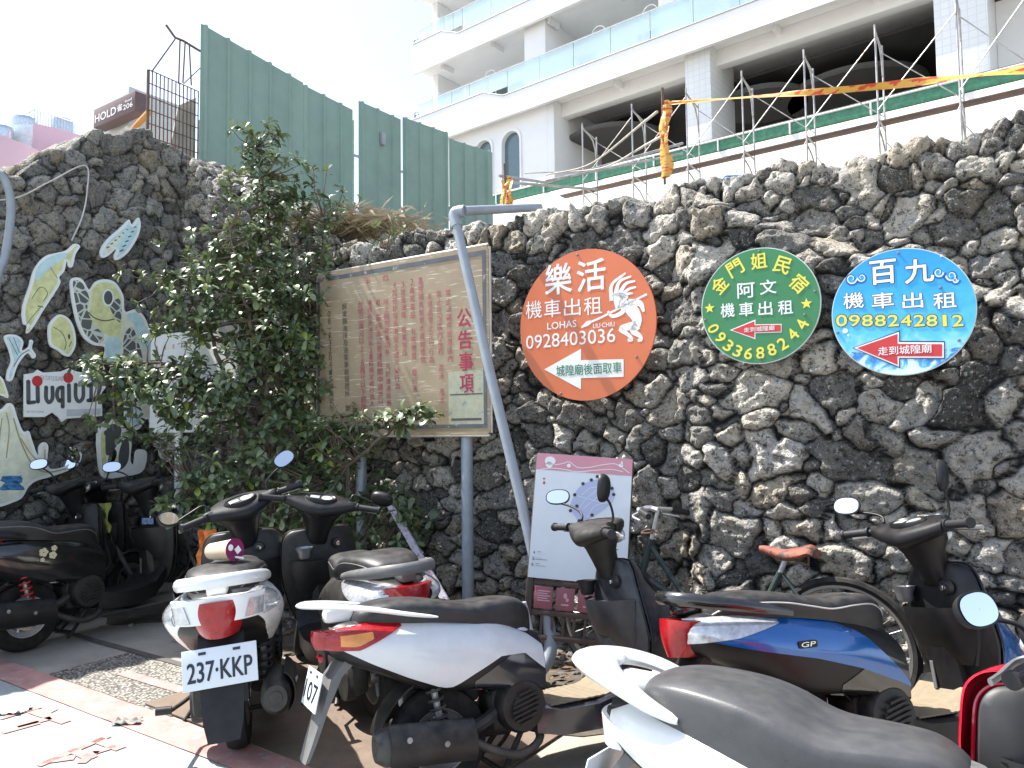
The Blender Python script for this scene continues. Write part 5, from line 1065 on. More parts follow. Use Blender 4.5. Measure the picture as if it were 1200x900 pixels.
DIAL = M('dial_face', (.50, .56, .54), .2, var=.08, coat=1); MUF = M('muffler_steel', (.06, .058, .055), .5, metal=.5, var=.35, dust=.4); MATB = M('beige_foot_mat', (.22, .175, .115), .8, var=.15, scale=30, bump=.5, bscale=180); PLW = M('plate_white', (.66, .70, .74), .35, var=.03); PLI = M('plate_ink', (.012, .016, .03), .4); SPR = M('red_spring', (.38, .03, .03), .4, var=.2); GRYP = M('grey_plastic_trim', (.115, .115, .115), .5, var=.2, dust=.3)
WHP = M('white_paint', (.72, .73, .72), .28, var=.03, coat=.5, dust=.12, dcol=(.45, .42, .36)); SILP = M('silver_white_paint', (.58, .60, .62), .30, var=.05, coat=.5, dust=.25, dcol=(.35, .31, .26)); NAVP = M('dark_navy_paint', (.010, .012, .022), .20, var=.25, coat=.8, dust=.16); BLUP = M('blue_paint', (.005, .105, .36), .22, metal=.25, var=.06, coat=1.0); REDP_ = M('red_paint', (.52, .008, .028), .22, var=.05, coat=1.0); BKP = M('gloss_black_paint', (.008, .008, .009), .20, var=.2, coat=.9, dust=.10)

BODY = [(-.47, .715, .640, .030, .055, .035), (-.40, .738, .585, .075, .115, .07), (-.25, .742, .520, .105, .165, .10), (-.05, .732, .430, .125, .190, .125), (.15, .700, .410, .120, .185, .14), (.30, .665, .385, .105, .165, .14), (.46, .600, .350, .085, .140, .12)]
BT = cr(BODY, 61)
WIDE = [0.0]
def body_at(x):
    xs = BT[:, 0]; r = [float(np.interp(x, xs, BT[:, i])) for i in range(1, 6)]; k = 1+WIDE[0]*min(1, max(0, (.05-x)/.40)); r[2] *= k; r[3] *= k; r[4] *= k; return r
def half_profile(x, n=13):
    zt, zb, wt, wm, wb = body_at(x); return cr([(0, zt), (wt*.7, zt-.002), (wt, zt-.018), (wt+(wm-wt)*.75, zt-(zt-zb)*.24), (wm, zt-(zt-zb)*.52), (wm*.55+wb*.45, zb+(zt-zb)*.16), (wb, zb+.006), (wb*.5, zb), (0, zb)], n*2+1)
def width(x, z):
    p = half_profile(x); k = 2
    for i in range(6, len(p)-4):
        if p[i, 1] >= z >= p[i+1, 1]: t = (p[i, 1]-z)/max(1e-6, p[i, 1]-p[i+1, 1]); return float(p[i, 0]*(1-t)+p[i+1, 0]*t)
    return float(p[6, 0]) if z > p[6, 1] else float(p[-5, 0])
def scooter(label, loc, yaw, lean=0, steer=0, **o):
    g = dict(body=BLK, side=WHP, lower=BLK, front=WHP, inner=BLK, seat=SEATM, rail='loop', railm=BLK, floor=BLK, plate='', tail='wedge', pod=BLK, fender=BLK, mirrors=((1, .31, 1.20, 8, 0), (-1, .31, 1.20, -8, 0)), mglass=MIR, dial=True, spring=ENG, seat_h=0., sticker=None, panel=None, rim=ALU, mat=None, cl=.0, scale=1.0, step=.025, tailx=(-.18, -.05))
    g.update(o); WIDE[0] = g.get('wide', 0.0)
    rt = empty('scooter', (loc[0], loc[1], 0), (R(-lean), 0, R(yaw)), label, 'scooter', 'parked scooters'); rt.scale = (g['scale'],)*3
    fdx, fdz = g.get('fshift', (0, 0))
    def sst(a, b_, x): t = min(1, max(0, (x-a)/(b_-a))); return t*t*(3-2*t)
    def B(mb, nm, m, par=rt, sm=38):
        if (fdx or fdz) and nm not in STEERED:      # a shorter or lower front end
            mb.xf(lambda v: Vector((v.x+fdx*sst(.38, .84, v.x), v.y, v.z+fdz*sst(.38, .84, v.x)*sst(.40, .85, v.z))))
        return mb.build(nm, m, par, smooth=sm)
    ax = Vector((-.478, 0, .878)); piv = Vector((.86, 0, .95)); RS = Matrix.Rotation(R(steer), 3, ax)
    FS = g.get('fshift', (0, 0)); S = lambda v: RS @ (v-piv)+piv+Vector((FS[0], 0, FS[1])); RW = Matrix.Rotation(R(max(-40, min(40, steer))), 3, ax); SW = lambda v: RW @ (v-piv)+piv+Vector((FS[0], 0, 0))
    STEERED = {'handlebar_cover', 'front_visor', 'dial_bezel', 'dial', 'display', 'headlight', 'grip', 'brake_lever', 'switch_block', 'mirror', 'mirror_glass', 'steering_neck', 'front_wheel', 'rim', 'brake_disc', 'fork', 'front_fender'}
    # ---- wheels
    def wheel(nm, cx, st):
        prof = [(.118, -.036), (.150, -.044), (.182, -.047), (.203, -.040), (.212, -.022), (.215, 0), (.212, .022), (.203, .040), (.182, .047), (.150, .044), (.118, .036)]
        m = MB(); m.lathe(prof, (cx, 0, .215), 'Y', 44); m.xf(SW) if st else None; w = B(m, nm, RUB)
        m = MB(); m.lathe([(.120, -.037), (.128, -.041), (.108, -.030), (.090, -.012), (.090, .012), (.108, .030), (.128, .041), (.120, .037)], (cx, 0, .215), 'Y', 36); m.lathe([(0, -.05), (.034, -.048), (.040, -.03), (.040, .03), (.034, .048), (0, .05)], (cx, 0, .215), 'Y', 20)
        for k in range(5):
            a = 2*math.pi*k/5+.3; m.tube([(cx+.03*math.cos(a), -.014, .215+.03*math.sin(a)), (cx+.098*math.cos(a+.18), -.010, .215+.098*math.sin(a+.18))], .017, 8, flat=.6); m.tube([(cx+.03*math.cos(a), .014, .215+.03*math.sin(a)), (cx+.098*math.cos(a+.18), .010, .215+.098*math.sin(a+.18))], .017, 8, flat=.6)
        m.xf(SW) if st else None; B(m, 'rim', g['rim'], w)
        m = MB(); m.lathe([(.055, -.028), (.082, -.028), (.082, -.024), (.055, -.024)], (cx, -.026, .215), 'Y', 28, close=True); m.xf(SW) if st else None; B(m, 'brake_disc', CHR, w)
    wheel('rear_wheel', 0, False); wheel('front_wheel', 1.26, True)
    # ---- engine, exhaust, stands
    m = MB(); m.box((.14, .125, .235), (.52, .085, .15), Matrix.Rotation(R(4), 3, 'Y'), .03); m.lathe([(0, .0), (.085, 0), (.092, -.012), (.092, -.05), (0, -.05)], (.34, .178, .255), 'Y', 28); m.lathe([(0, .0), (.085, 0), (.090, -.012), (.09, -.05), (0, -.05)], (0, .178, .222), 'Y', 28); B(m, 'drive_case', ENG)
    m = MB(); m.box((.10, .125, .385), (.30, .085, .13), Matrix.Rotation(R(6), 3, 'Y'), .03); m.box((-.05, .135, .375), (.13, .075, .10), None, .02); B(m, 'air_box', GRYP)
    m = MB(); m.box((.33, .0, .30), (.22, .17, .18), None, .03); m.tube([(.05, -.085, .22), (.18, -.09, .27), (.33, -.08, .34)], .028, 8); B(m, 'engine_block', ENG)
    m = MB(); m.lathe([(0, 0), (.045, 0), (.05, .008), (.098, .010), (.110, .03), (.112, .075), (0, .075)], (.34, -.165, .315), 'Y', 32); B(m, 'fan_cover', GRYP if g['cl'] else BLK2)
    for k in range(7): 
        z = .315+.058-.0195*k; hw = math.sqrt(max(.0002, .066**2-(z-.315)**2)); mm_ = MB(); mm_.box((.34, -.170, z), (hw*2, .012, .008), Matrix.Rotation(R(-14), 3, 'Y')); B(mm_, 'fan_slat', BLK2, m_last(rt), 0)
    rings = []
    for x, z, ry, rz in ((.10, .235, .030, .035), (.06, .238, .055, .062), (-.02, .245, .062, .074), (-.18, .262, .064, .078), (-.28, .272, .060, .072), (-.315, .276, .045, .052)): rings.append([(x, -.175+ry*math.cos(2*math.pi*j/20), z+rz*math.sin(2*math.pi*j/20)) for j in range(20)])
    m = MB(); m.loft(rings); m.lathe([(.0, 0), (.026, .0), (.03, .01), (.0, .012)], (-.318, -.175, .279), 'X', 16); mf = B(m, 'muffler', MUF)
    rings = [[(x, -.19-.058*math.cos(R(a)), z+.086*math.sin(R(a))) for a in range(-62, 75, 12)] for x, z in ((.08, .245), (.02, .252), (-.16, .268), (-.27, .278))]
    m = MB(); m.grid(rings, thick=(0, -.006, 0)); B(m, 'heat_shield', g.get('shield', BLK2), mf)
    for sx_, sz_ in ((-.20, .33), (-.05, .29)): m = MB(); m.lathe([(0, -.006), (.011, -.005), (.012, .0), (0, 0)], (sx_, -.2535, sz_-.03), 'Y', 12); B(m, 'shield_bolt', ALU, mf)
    m = MB(); m.tube([Vector(p) for p in cr([(.40, -.05, .26), (.42, -.12, .17), (.30, -.165, .135), (.16, -.17, .185), (.08, -.175, .235)], 18)], .018, 10); B(m, 'exhaust_pipe', MUF)
    m = MB(); m.tube([(.36, .09, .22), (.24, .13, .07), (.20, .15, .045)], .012, 8); m.tube([(.36, -.09, .22), (.24, -.12, .07), (.20, -.14, .045)], .012, 8); m.tube([(.24, .13, .07), (.24, -.12, .07)], .011, 8); B(m, 'centre_stand', BLK2)
    m = MB(); m.tube([(.45, .12, .22), (.40, .22, .09), (.36, .275, .022)], .010, 8); m.box((.355, .28, .014), (.06, .035, .012), None, .004); B(m, 'side_stand', BLK2)
    m = MB(); m.tube([(.16, .17, .22), (.08, .23, .20), (-.04, .255, .215), (-.10, .27, .235)], .009, 8); m.tube([(-.10, .245, .235), (-.10, .305, .24)], .017, 10); B(m, 'kick_lever', BLK2)
    for yy in (.115, -.125):
        m = MB(); t_ = np.linspace(0, 1, 70); m.tube([(-.015-.05*t+.031*math.cos(t*44), yy+.031*math.sin(t*44), .27+.25*t) for t in t_], .0062, 6); B(m, 'spring', g['spring'])
    [B(MB().tube([(-.01, yy, .22), (-.07, yy, .56)], .014, 8), 'damper', ALU) for yy in (.115, -.125)]
    # ---- rear body
    rings = []
    for x in np.linspace(-.47, .46, 34):
        h = half_profile(x); r_ = [(x, p[0], p[1]) for p in h[:-1]]+[(x, -p[0], p[1]) for p in h[:0:-1]]; rings.append(r_)
    m = MB(); m.loft(rings); B(m, 'rear_body', g['body'])
    def patch(nm, mat, top, bot, x0, x1, off=.004, par=rt, n=30, k=9, sides=(1, -1), sm=50):
        for s in sides:
            rows = []
            for i in range(n):
                x = x0+(x1-x0)*i/(n-1); zt, zb = lerp_tab(top, x), lerp_tab(bot, x); row = []
                for j in range(k): z = zt+(zb-zt)*j/(k-1); row.append((x, s*(width(max(-.465, min(.455, x)), z)+off), z))
                rows.append([(row[0][0], row[0][1]-s*(off+.006), row[0][2])]+row+[(row[-1][0], row[-1][1]-s*(off+.006), row[-1][2])])
            m = MB(); m.grid(rows); p_ = B(m, nm, mat, par, sm)
        return p_
    P = g['panel'] or dict(top=((-.44, .70), (-.38, .728), (-.1, .722), (.1, .70), (.25, .672), (.40, .60), (.455, .55)), bot=((-.44, .645), (-.30, .575), (-.1, .50), (.10, .415), (.22, .50), (.32, .55), (.40, .535), (.455, .49)))
    patch('side_panel', g['side'], P['top'], P['bot'], -.44, .455, .006)
    if g['lower']: patch('lower_panel', g['lower'], ((.12, .45), (.22, .50), (.32, .545), (.455, .485)), ((.12, .405), (.25, .385), (.455, .35)), .12, .455, .003)
    tx0, tx1 = g['tailx']; xe = -.468
    if g['tail'] == 'wedge':
        patch('tail_light', REDL, ((xe, .715), (-.30, .733), (tx0, .722)), ((xe, .640), (-.35, .635), (tx0, .708)), xe, tx0, .010, n=16); patch('turn_signal', AMB, ((-.42, .695), (-.30, .700)), ((-.42, .655), (-.36, .650), (-.30, .675)), -.42, -.30, .013, n=8, k=5)
        hw, hz, lz = body_at(xe)[3]+.008, .075, .678
    elif g['tail'] == 'plain': hw, hz, lz = body_at(xe)[3]+.0, .06, .640
    else:
        patch('turn_signal', CLR, ((g.get('sx', xe+.06), .728), (-.25, .730), (tx1, .705)), ((g.get('sx', xe+.06), .640), (-.30, .655), (tx1, .692)), g.get('sx', xe+.06), tx1, .010, n=18)
        hw, hz, lz = body_at(xe)[3]+.034, .138, .660
    rows = []
    for v in np.linspace(0, 1, 11):
        row = []
        for u in np.linspace(-1, 1, 17):
            wv = hw*(1-(.42 if g['tail'] != 'wedge' else .15)*v**1.5); row.append((-.506+.010*v+.055*abs(u)**2.2*(hw/.09)+.010*math.sin(v*3.1)*-1, u*wv, lz+hz/2-hz*v-.010*u*u*(1-v)))
        rows.append(row)
    m = MB(); m.grid(rows, thick=(.05, 0, 0)); B(m, 'rear_lamp', REDL)
    if g['tail'] != 'wedge' and g.get('cover', 1):
        def cov(h2, v, u, off=0): return (-.494+.008*v+.050*abs(u)**3.2*(h2/.10)-off, u*h2, lz+hz/2+.016-(hz+.028)*v-.014*u*u*(1-v))
        ve = .58 if g['tail'] == 'clear' else 1.0; rows = [[cov(hw+.055-.02*v, v, u) for u in np.linspace(-1, 1, 25)] for v in np.linspace(0, ve, 8)]
        m = MB(); m.grid(rows, thick=(.03, 0, 0)); B(m, 'tail_cover', g.get('coverm', g['side']), sm=60)
        if g['tail'] == 'clear':
            for sg in (1, -1):
                rows = [[cov(hw+.055-.02*v, v, sg*u, .006) for u in np.linspace(hw*(1-.3*v)/(hw+.05)+.02, .99, 8)] for v in np.linspace(.12, ve*.92, 6)]; m = MB(); m.grid(rows, thick=(.006, 0, 0)); B(m, 'turn_signal', CLR, sm=60)
    # ---- rear fender, plate
    rings = []
    for x, z, w, t in ((-.36, .60, .085, .03), (-.43, .53, .080, .022), (-.475, .42, .078, .012), (-.52, .30, .070, .010), (-.545, .235, .055, .008)): rings.append([(x-t, -w, z), (x-t*1.6, 0, z), (x-t, w, z), (x+t, w, z+.006), (x+t, 0, z+.006), (x+t, -w, z+.006)])
    m = MB(); m.loft(rings); fd = B(m, 'rear_fender', g['fender'])
    m = MB(); m.box((-.475, 0, .605), (.02, .06, .022), Matrix.Rotation(R(-20), 3, 'Y'), .004); B(m, 'reflector', REDL, fd)
    rows = [[(.275*math.cos(a)*1.0, yy, .215+.268*math.sin(a)) for yy in (-.07, -.06, 0, .06, .07)] for a in np.linspace(R(35), R(165), 16)]
    m = MB(); m.grid(rows, thick=(0, 0, -.008)); B(m, 'inner_fender', BLK2)
    rp = Matrix.Rotation(R(14), 3, 'Y'); pc = Vector((-.510, 0, .495))
    m = MB(); m.box((0, 0, 0), (.006, .262, .142), None, .0025); m.xf(lambda v: rp @ v+pc); pl = B(m, 'license_plate', PLW)
    if g['plate']:
        m = MB(); write(m, g['plate'], 0, -.010, .072, 0, .228, .026); b_ = [(v[1]-.0042, -v[0], v[2]) for v in m.v]; m.v = b_; m.xf(lambda v: rp @ v+pc); B(m, 'plate_lettering', PLI, pl, 0)
    for yy in (.06, -.06): m = MB(); m.box((-.004, yy, .054), (.004, .026, .010), None, .001); m.xf(lambda v: rp @ v+pc); B(m, 'plate_slot', PLI, pl, 0)
    # ---- seat
    sh = g['seat_h']; ssec = [(-.36, .765, .055), (-.32, .800, .105), (-.22, .818, .138), (-.08, .812, .158), (.04, .790, .162), (.14, .772, .150), (.26, .775, .128), (.36, .770, .108), (.425, .735, .080), (.445, .690, .050)]
    sa = cr(ssec, 44); rings = []; stp = g['step']
    for x, zt, w in sa:
        zt = zt+sh+stp*(1/(1+math.exp((x-.06)*40)))-.012; zb = min(zt-.02, max(body_at(max(-.46, min(.45, x)))[0]-.03, zt-.12-.02*(x > .25)))
        w *= g.get('seatw', 1); zb -= g.get('seatd', 0); prof = cr([(0, zt), (w*.55, zt-.002), (w*.9, zt-.016), (w, zt-.045), (w*.93, zb+.012), (w*.86, zb), (0, zb)], 15); rings.append([(x, p[0], p[1]) for p in prof[:-1]]+[(x, -p[0], p[1]) for p in prof[:0:-1]])
    m = MB(); m.loft(rings); st = B(m, 'seat', g['seat'], sm=60)
    m = MB(); pts = []
    for s in (1, -1):
        m = MB(); m.tube([(x, s*(w*.985), zt+sh+stp*(1/(1+math.exp((x-.06)*40)))-.012-.040) for x, zt, w in sa[2:-3]], .0035, 6); (B(m, 'seat_piping', g.get('piping', GRYP), st) if g.get('piping', 1) else None)
    # ---- grab rail
    if g['rail'] == 'loop':
        half = [(-.06, .168, .722), (-.18, .170, .748), (-.33, .150, .775), (-.44, .110, .795), (-.485, .050, .802), (-.492, 0, .803)]; pts = cr(half+[(p[0], -p[1], p[2]) for p in half[-2::-1]], 44)
        m = MB(); m.tube([Vector(p) for p in pts], [.012+.008*min(1, i/8, (43-i)/8) for i in range(44)], 10, flat=1.3); m.box((-.41, 0, .76), (.10, .075, .05), None, .015); B(m, 'grab_rail', g['railm'])
    elif g['rail'] == 'spoiler':
        half = [(-.03, .166, .725), (-.16, .172, .752), (-.30, .158, .785), (-.42, .120, .805), (-.505, .060, .815), (-.525, 0, .816)]; half = [(-.525+(p[0]+.525)*g.get('raillen', 1), p[1], p[2]) for p in half]; pts = cr(half+[(p[0], -p[1], p[2]) for p in half[-2::-1]], 44)
        m = MB(); rr_ = []
        for i, p in enumerate(pts):
            u = abs(i-21.5)/21.5; wv = (.008+.034*(1-u)**.7)*g.get('railw', 1); t = Vector(pts[min(43, i+1)])-Vector(pts[max(0, i-1)]); t.z = 0; t.normalize(); nn = Vector((t.y, -t.x, 0)); up = Vector((0, 0, 1)); c = Vector(p); rr_.append([c+nn*(wv*math.cos(a))+up*((.004+.010*(1-u)**.4)*g.get('railw', 1)*math.sin(a)) for a in np.linspace(0, 2*math.pi, 15)[:-1]])
        m.loft(rr_); m.box((-.40, 0, .765), (.12, .08, .06), None, .02); B(m, 'grab_rail', g['railm'])
    # ---- floor, under-seat wall, tunnel
    rings = []
    for x, z, w in ((.40, .30, .15), (.50, .275, .175), (.66, .27, .18), (.80, .30, .175), (.88, .38, .165)): rings.append([(x, -w, z), (x, -w*.7, z+.012), (x, 0, z+.012), (x, w*.7, z+.012), (x, w, z), (x, w*.96, z-.105+.05*(x > .84)), (x, 0, z-.12), (x, -w*.96, z-.105+.05*(x > .84))])
    rings = [[tuple(q) for q in r] for r in rings]; m = MB(); m.loft(rings); B(m, 'floorboard', g['floor'], sm=30)
    if g['mat']: m = MB(); rows = [[(x, yy, z+.018+.002*(i % 2)) for yy in np.linspace(-w*.86, w*.86, 11)] for i, (x, z, w) in enumerate([(.47+.37*k/24, .277+.03*max(0, (k-16)/8)**1.5*2.2, .165) for k in range(25)])]; m.grid(rows, thick=(0, 0, -.006)); B(m, 'foot_mat', g['mat'], sm=0)
    rings = []
    for z, x, w, d in ((.26, .47, .145, .05), (.40, .455, .135, .06), (.54, .455, .115, .06), (.66, .44, .085, .06), (.72, .43, .06, .05)): rings.append([(x+.0, -w*.6, z), (x+.03, 0, z), (x, w*.6, z), (x-d, w, z), (x-d*2, w*.9, z), (x-d*2, -w*.9, z), (x-d, -w, z)])
    m = MB(); m.loft([[tuple(q) for q in cr(r+[r[0]], 22)[:-1]] for r in rings]); B(m, 'seat_base', g.get('seatbase', g['inner']), sm=60)
    # ---- leg shield: inner panel, front cowl
    LS = cr([(.27, .865, .120, .12, .20), (.36, .870, .165, .17, .225), (.50, .852, .205, .165, .18), (.62, .838, .222, .15, .15), (.72, .842, .216, .13, .14), (.80, .856, .200, .11, .12), (.838, .866, .165, .09, .09), (.848, .870, .12, .09, .08)], 28)
    if g.get('topw'):
        LS = LS.copy(); LS[:, 2] *= 1-(1-g['topw'])*np.clip((LS[:, 0]-.52)/.30, 0, 1)
    def ls_edge(w): return .085*(w/.22)
    rows = []
    for z, xb, w, d, xf in LS: rows.append([(xb+.012*math.cos(y*3)+ls_edge(w)*abs(y)**2.4-.0, y*w, z) for y in np.linspace(-1, 1, 25)])
    m = MB(); m.grid(rows, thick=(.012, 0, 0)); m.xf(lambda v: Vector((v.x, v.y*g.get('innw', 1), v.z))); inn = B(m, 'inner_panel', g['inner'], sm=45)
    m = MB(); rows = []
    for z, xb, w, d, xf in LS: rows.append([(xb+.018+ls_edge(w)+(d*(1-.45*max(0, (z-.5)/.35))+xf*.25+g.get('cowld', 0)*max(0, 1.25-1.5*(z-.27)/.58))*(1-abs(y)**2.2), y*w*(1.02+g.get('cowlw', 0)), z-.01+g.get('cowlz', 0)) for y in np.linspace(-1, 1, 25)])
    m.grid(rows, thick=(-.010, 0, 0)); B(m, 'front_cowl', g['front'], sm=50)
    m = MB(); ed = [(xb+.012+ls_edge(w), y_*w*1.01, z) for y_, seq in ((1, LS), (-1, LS[::-1])) for z, xb, w, d, xf in seq]; m.tube(ed, .0055, 6); B(m, 'shield_edge', g.get('edge', BLK))
    # glove pocket, rib, lock, hook
    rings = []
    for z, dp, w in ((.445, .004, .135), (.53, .05, .165), (.62, .082, .182), (.675, .088, .186)): rings.append([(.852-dp*(1-abs(y)**3.0)+ls_edge(.2)*abs(y)**2.4*.4, y*w, z) for y in np.linspace(-1, 1, 19)]+[(.872, w*.96, z), (.872, -w*.96, z)])
    m = MB(); m.loft(rings, caps=False); m.grid([[Vector(p)+Vector((.010*(p[0] < .86), 0, -.012)) for p in rings[-1][:19]], [Vector((.868, p[1]*.97, .663)) for p in rings[-1][:19]]]); B(m, 'glove_pocket', g['inner'], sm=40)
    rings = [[(x+.0, -w, z), (x-.028, -w*.6, z), (x-.030, w*.6, z), (x, w, z), (.885, w, z), (.885, -w, z)] for z, x, w in ((.285, .852, .095), (.36, .850, .078), (.46, .842, .072), (.54, .838, .080))]
    m = MB(); m.loft(rings); B(m, 'centre_rib', g['inner'], sm=40)
    m = MB(); m.box((.812, .030, .40), (.006, .018, .11), None, .003); B(m, 'rib_slot', GRYP, sm=0)
    m = MB(); m.lathe([(0, -.028), (.014, -.027), (.016, -.022), (.027, -.020), (.031, -.004), (.032, 0), (0, 0)], (.852, -.085, .752), 'X', 22); kl = B(m, 'key_lock', BLK2); m = MB(); m.lathe([(0, -.030), (.013, -.029), (.014, -.022)], (.852, -.085, .752), 'X', 18); m.box((.821, -.085, .752), (.004, .004, .016)); B(m, 'key_slot', CHR, kl)
    m = MB(); m.lathe([(0, -.018), (.026, -.016), (.034, -.004), (.036, .02), (.05, .05)], (.815, .115, .705), 'Z', 22); m.xf(lambda v: v); m2 = B(m, 'filler_cap', ALU if g['dial'] else BLK2) if g.get('cap', 1) else None
    # ---- front fender, fork, nose
    fen = [[(1.26+.248*math.cos(a)*(1.0), yy*(.075-.02*abs(a-1.3)/1.6), .215+.248*math.sin(a)-.03*yy*yy) for yy in np.linspace(-1, 1, 9)] for a in np.linspace(R(-8), R(158), 26)]
    m = MB(); m.grid(fen, thick=(0, 0, -.006)); m.xf(SW); B(m, 'front_fender', g['front'] if g.get('ffen') is None else g['ffen'], sm=60)
    for s in (1, -1): m = MB(); m.tube([(.985, s*.068, .72), (1.14, s*.068, .44), (1.255, s*.068, .225)], [.022, .019, .016], 10); m.xf(SW); B(m, 'fork', ALU)
    # ---- steering: neck, pod, dials, bars, grips, levers, mirrors
    m = MB(); rings = []
    for z, x, a, b_ in ((.76, .895, .055, .062), (.83, .868, .060, .068), (.90, .845, .070, .092), (.945, .832, .088, .125), (.975, .828, .085, .13)): rings.append([(x+a*math.cos(2*math.pi*j/24), b_*math.sin(2*math.pi*j/24), z) for j in range(24)])
    m.loft(rings); m.xf(S); B(m, 'steering_neck', g['pod'] if g['pod'] is not WHP else BLK)
    rings = []
    for y in np.linspace(-.185, .185, 27):
        u = abs(y)/.185; cx, cz = .838-.055*u*u, .988+.012*u; rf, rb, rt_, rbt = .100*(1-u**2.2)+.022, .105*(1-u**1.7)+.024, .046*(1-.50*u**1.6), .060*(1-.55*u**1.3); ring = []
        for j in range(26):
            th = 2*math.pi*j/26; c, s = math.cos(th), math.sin(th); ring.append((cx+(rf if c > 0 else rb)*math.copysign(abs(c)**.8, c), y, cz+(rt_ if s > 0 else rbt)*math.copysign(abs(s)**.8, s)+.26*(c*(rf if c > 0 else rb))))
        rings.append(ring)
    m = MB(); m.loft(rings); m.xf(S); pod = B(m, 'handlebar_cover', g['pod'], sm=60)
    # visor rim in the body colour on the front half
    if g.get('visor'):
        vr = [[Vector(r[j])*1.0+Vector((.006, 0, .003)) for j in list(range(20, 26))+list(range(0, 6))] for r in rings[2:-2]]; m = MB(); m.grid(vr); m.xf(S); B(m, 'front_visor', g['visor'], pod, sm=60)
    rd = Matrix.Rotation(R(-17), 3, 'Y')
    if g['dial']:
        dc = Vector((.790, 0, 1.026))
        m = MB(); m.lathe([(0, .004), (.058, .004), (.066, .010), (.074, .002), (.076, -.012)], (0, 0, 0), 'Z', 36); m.xf(lambda v: S(rd @ Vector((v.x*.70, v.y*1.22, v.z))+dc)); dl = B(m, 'dial_bezel', BLK, pod)
        m = MB(); m.lathe([(0, .0065), (.029, .0065), (.031, .0045)], (0, -.032, 0), 'Z', 28); m.xf(lambda v: S(rd @ v+dc)); B(m, 'dial', DIAL, pod)
        m = MB(); m.box((0, .035, .006), (.036, .052, .004), None, .003); m.xf(lambda v: S(rd @ v+dc)); B(m, 'display', DIAL, pod)
    m = MB(); m.ball((.925, 0, .965), (.035, .088, .042), 22, 12, Matrix.Rotation(R(18), 3, 'Y')); m.xf(S); B(m, 'headlight', CLR)
    for s in (1, -1):
        m = MB(); p0, p1, p2, p3 = (.79, s*.165, 1.0), (.772, s*.205, 1.0), (.745, s*.325, .998), (.742, s*.338, .998); m.tube([p0, p1], .012, 10); m.tube([p1, p2], .0175, 14); m.tube([p1, (.77, s*.214, 1.0)], .023, 14); m.tube([p2, p3], .022, 14); m.xf(S); gp = B(m, 'grip', GRIP)
        m = MB(); m.tube([Vector(p) for p in cr([(.815, s*.175, .992), (.835, s*.215, .985), (.812, s*.29, .98), (.80, s*.338, .978)], 12)], .0065, 8, flat=1.5); m.xf(S); B(m, 'brake_lever', ALU)
        m = MB(); m.box((.792, s*.178, .998), (.05, .05, .052), None, .012); m.xf(S); B(m, 'switch_block', BLK2)
    for (s, my, mz, tilt, yw) in g['mirrors']:
        m = MB(); hd = Vector((.80, s*my, mz)); stem = cr([(.815, s*.165, 1.01), (.835, s*(.165+.01), 1.06), (.83, s*(.165+(my-.165)*.45), 1.03+(mz-1.03)*.55), (hd.x+.012, hd.y-s*.02, hd.z-.035)], 14)
        m.tube([Vector(p) for p in stem], [.0085]*3+[.0058]*11, 8); m.lathe([(.012, 0), (.014, .02), (.010, .035)], (.815, s*.165, 1.005), 'Z', 12)
        rm_ = Matrix.Rotation(R(yw), 3, 'Z') @ Matrix.Rotation(R(tilt), 3, 'X') @ Matrix.Rotation(R(g.get('mpitch', 16)), 3, 'Y'); k = len(m.v); prof = []
        for i in range(13):
            ph = math.pi/2*i/12; prof.append([(.034*math.sin(ph)-.006, (.068*math.cos(ph)**.55)*math.copysign(abs(math.cos(t))**.82, math.cos(t)), (.043*math.cos(ph)**.55)*math.copysign(abs(math.sin(t))**.82, math.sin(t))) for t in np.linspace(0, 2*math.pi, 33)[:-1]])
        m.loft(prof); m.xf(lambda v: rm_ @ v+hd, k); m.xf(S); mr = B(m, 'mirror', BLK, sm=50)
        m = MB(); m.loft([[(-.0085, .062*math.copysign(abs(math.cos(t))**.82, math.cos(t))*q, .0375*math.copysign(abs(math.sin(t))**.82, math.sin(t))*q) for t in np.linspace(0, 2*math.pi, 33)[:-1]] for q in (1, .5, .02)], caps=False); m.xf(lambda v: S(rm_ @ v+hd)); B(m, 'mirror_glass', g['mglass'], mr, 60)
    return rt
def m_last(rt): return [o for o in COL.objects if o.parent == rt and o.name.startswith('fan_cover')][-1]

S1 = scooter('nearest black scooter at the left edge with flower stickers and red spring', (-3.05, 4.69), 58.6, lean=4, steer=4.3, scale=0.978, fshift=(0, 0), side=BKP, front=BKP, lower=BKP, inner=BLK2, tail='wedge', rail='loop', shield=BLK, rim=M('silver_rim', (.55, .55, .54), .4, metal=.3, var=.15), spring=SPR, dial=False, step=.03, mirrors=((1, .31, 1.15, 0, 42), (-1, .17, 1.19, 80, -70)))
S2 = scooter('middle black scooter at the left with the grey lower windscreen trim', (-3.62, 4.77), 58, lean=5, steer=8, scale=0.97, fshift=(0, 0), side=BLK2, front=BKP, lower=BLK, inner=BLK2, step=.0, dial=False, mirrors=((1, .30, 1.20, 0, 30), (-1, .10, 1.22, 75, 60)))
S3 = scooter('farthest black scooter at the left standing against the fish cutouts', (-3.50, 5.04), 66, lean=5, steer=-6, scale=0.95, fshift=(0, 0), side=BLK, front=BKP, lower=BLK, inner=BLK2, dial=False, mirrors=((1, .31, 1.17, 0, 35), (-1, .29, 1.22, -60, 0)))
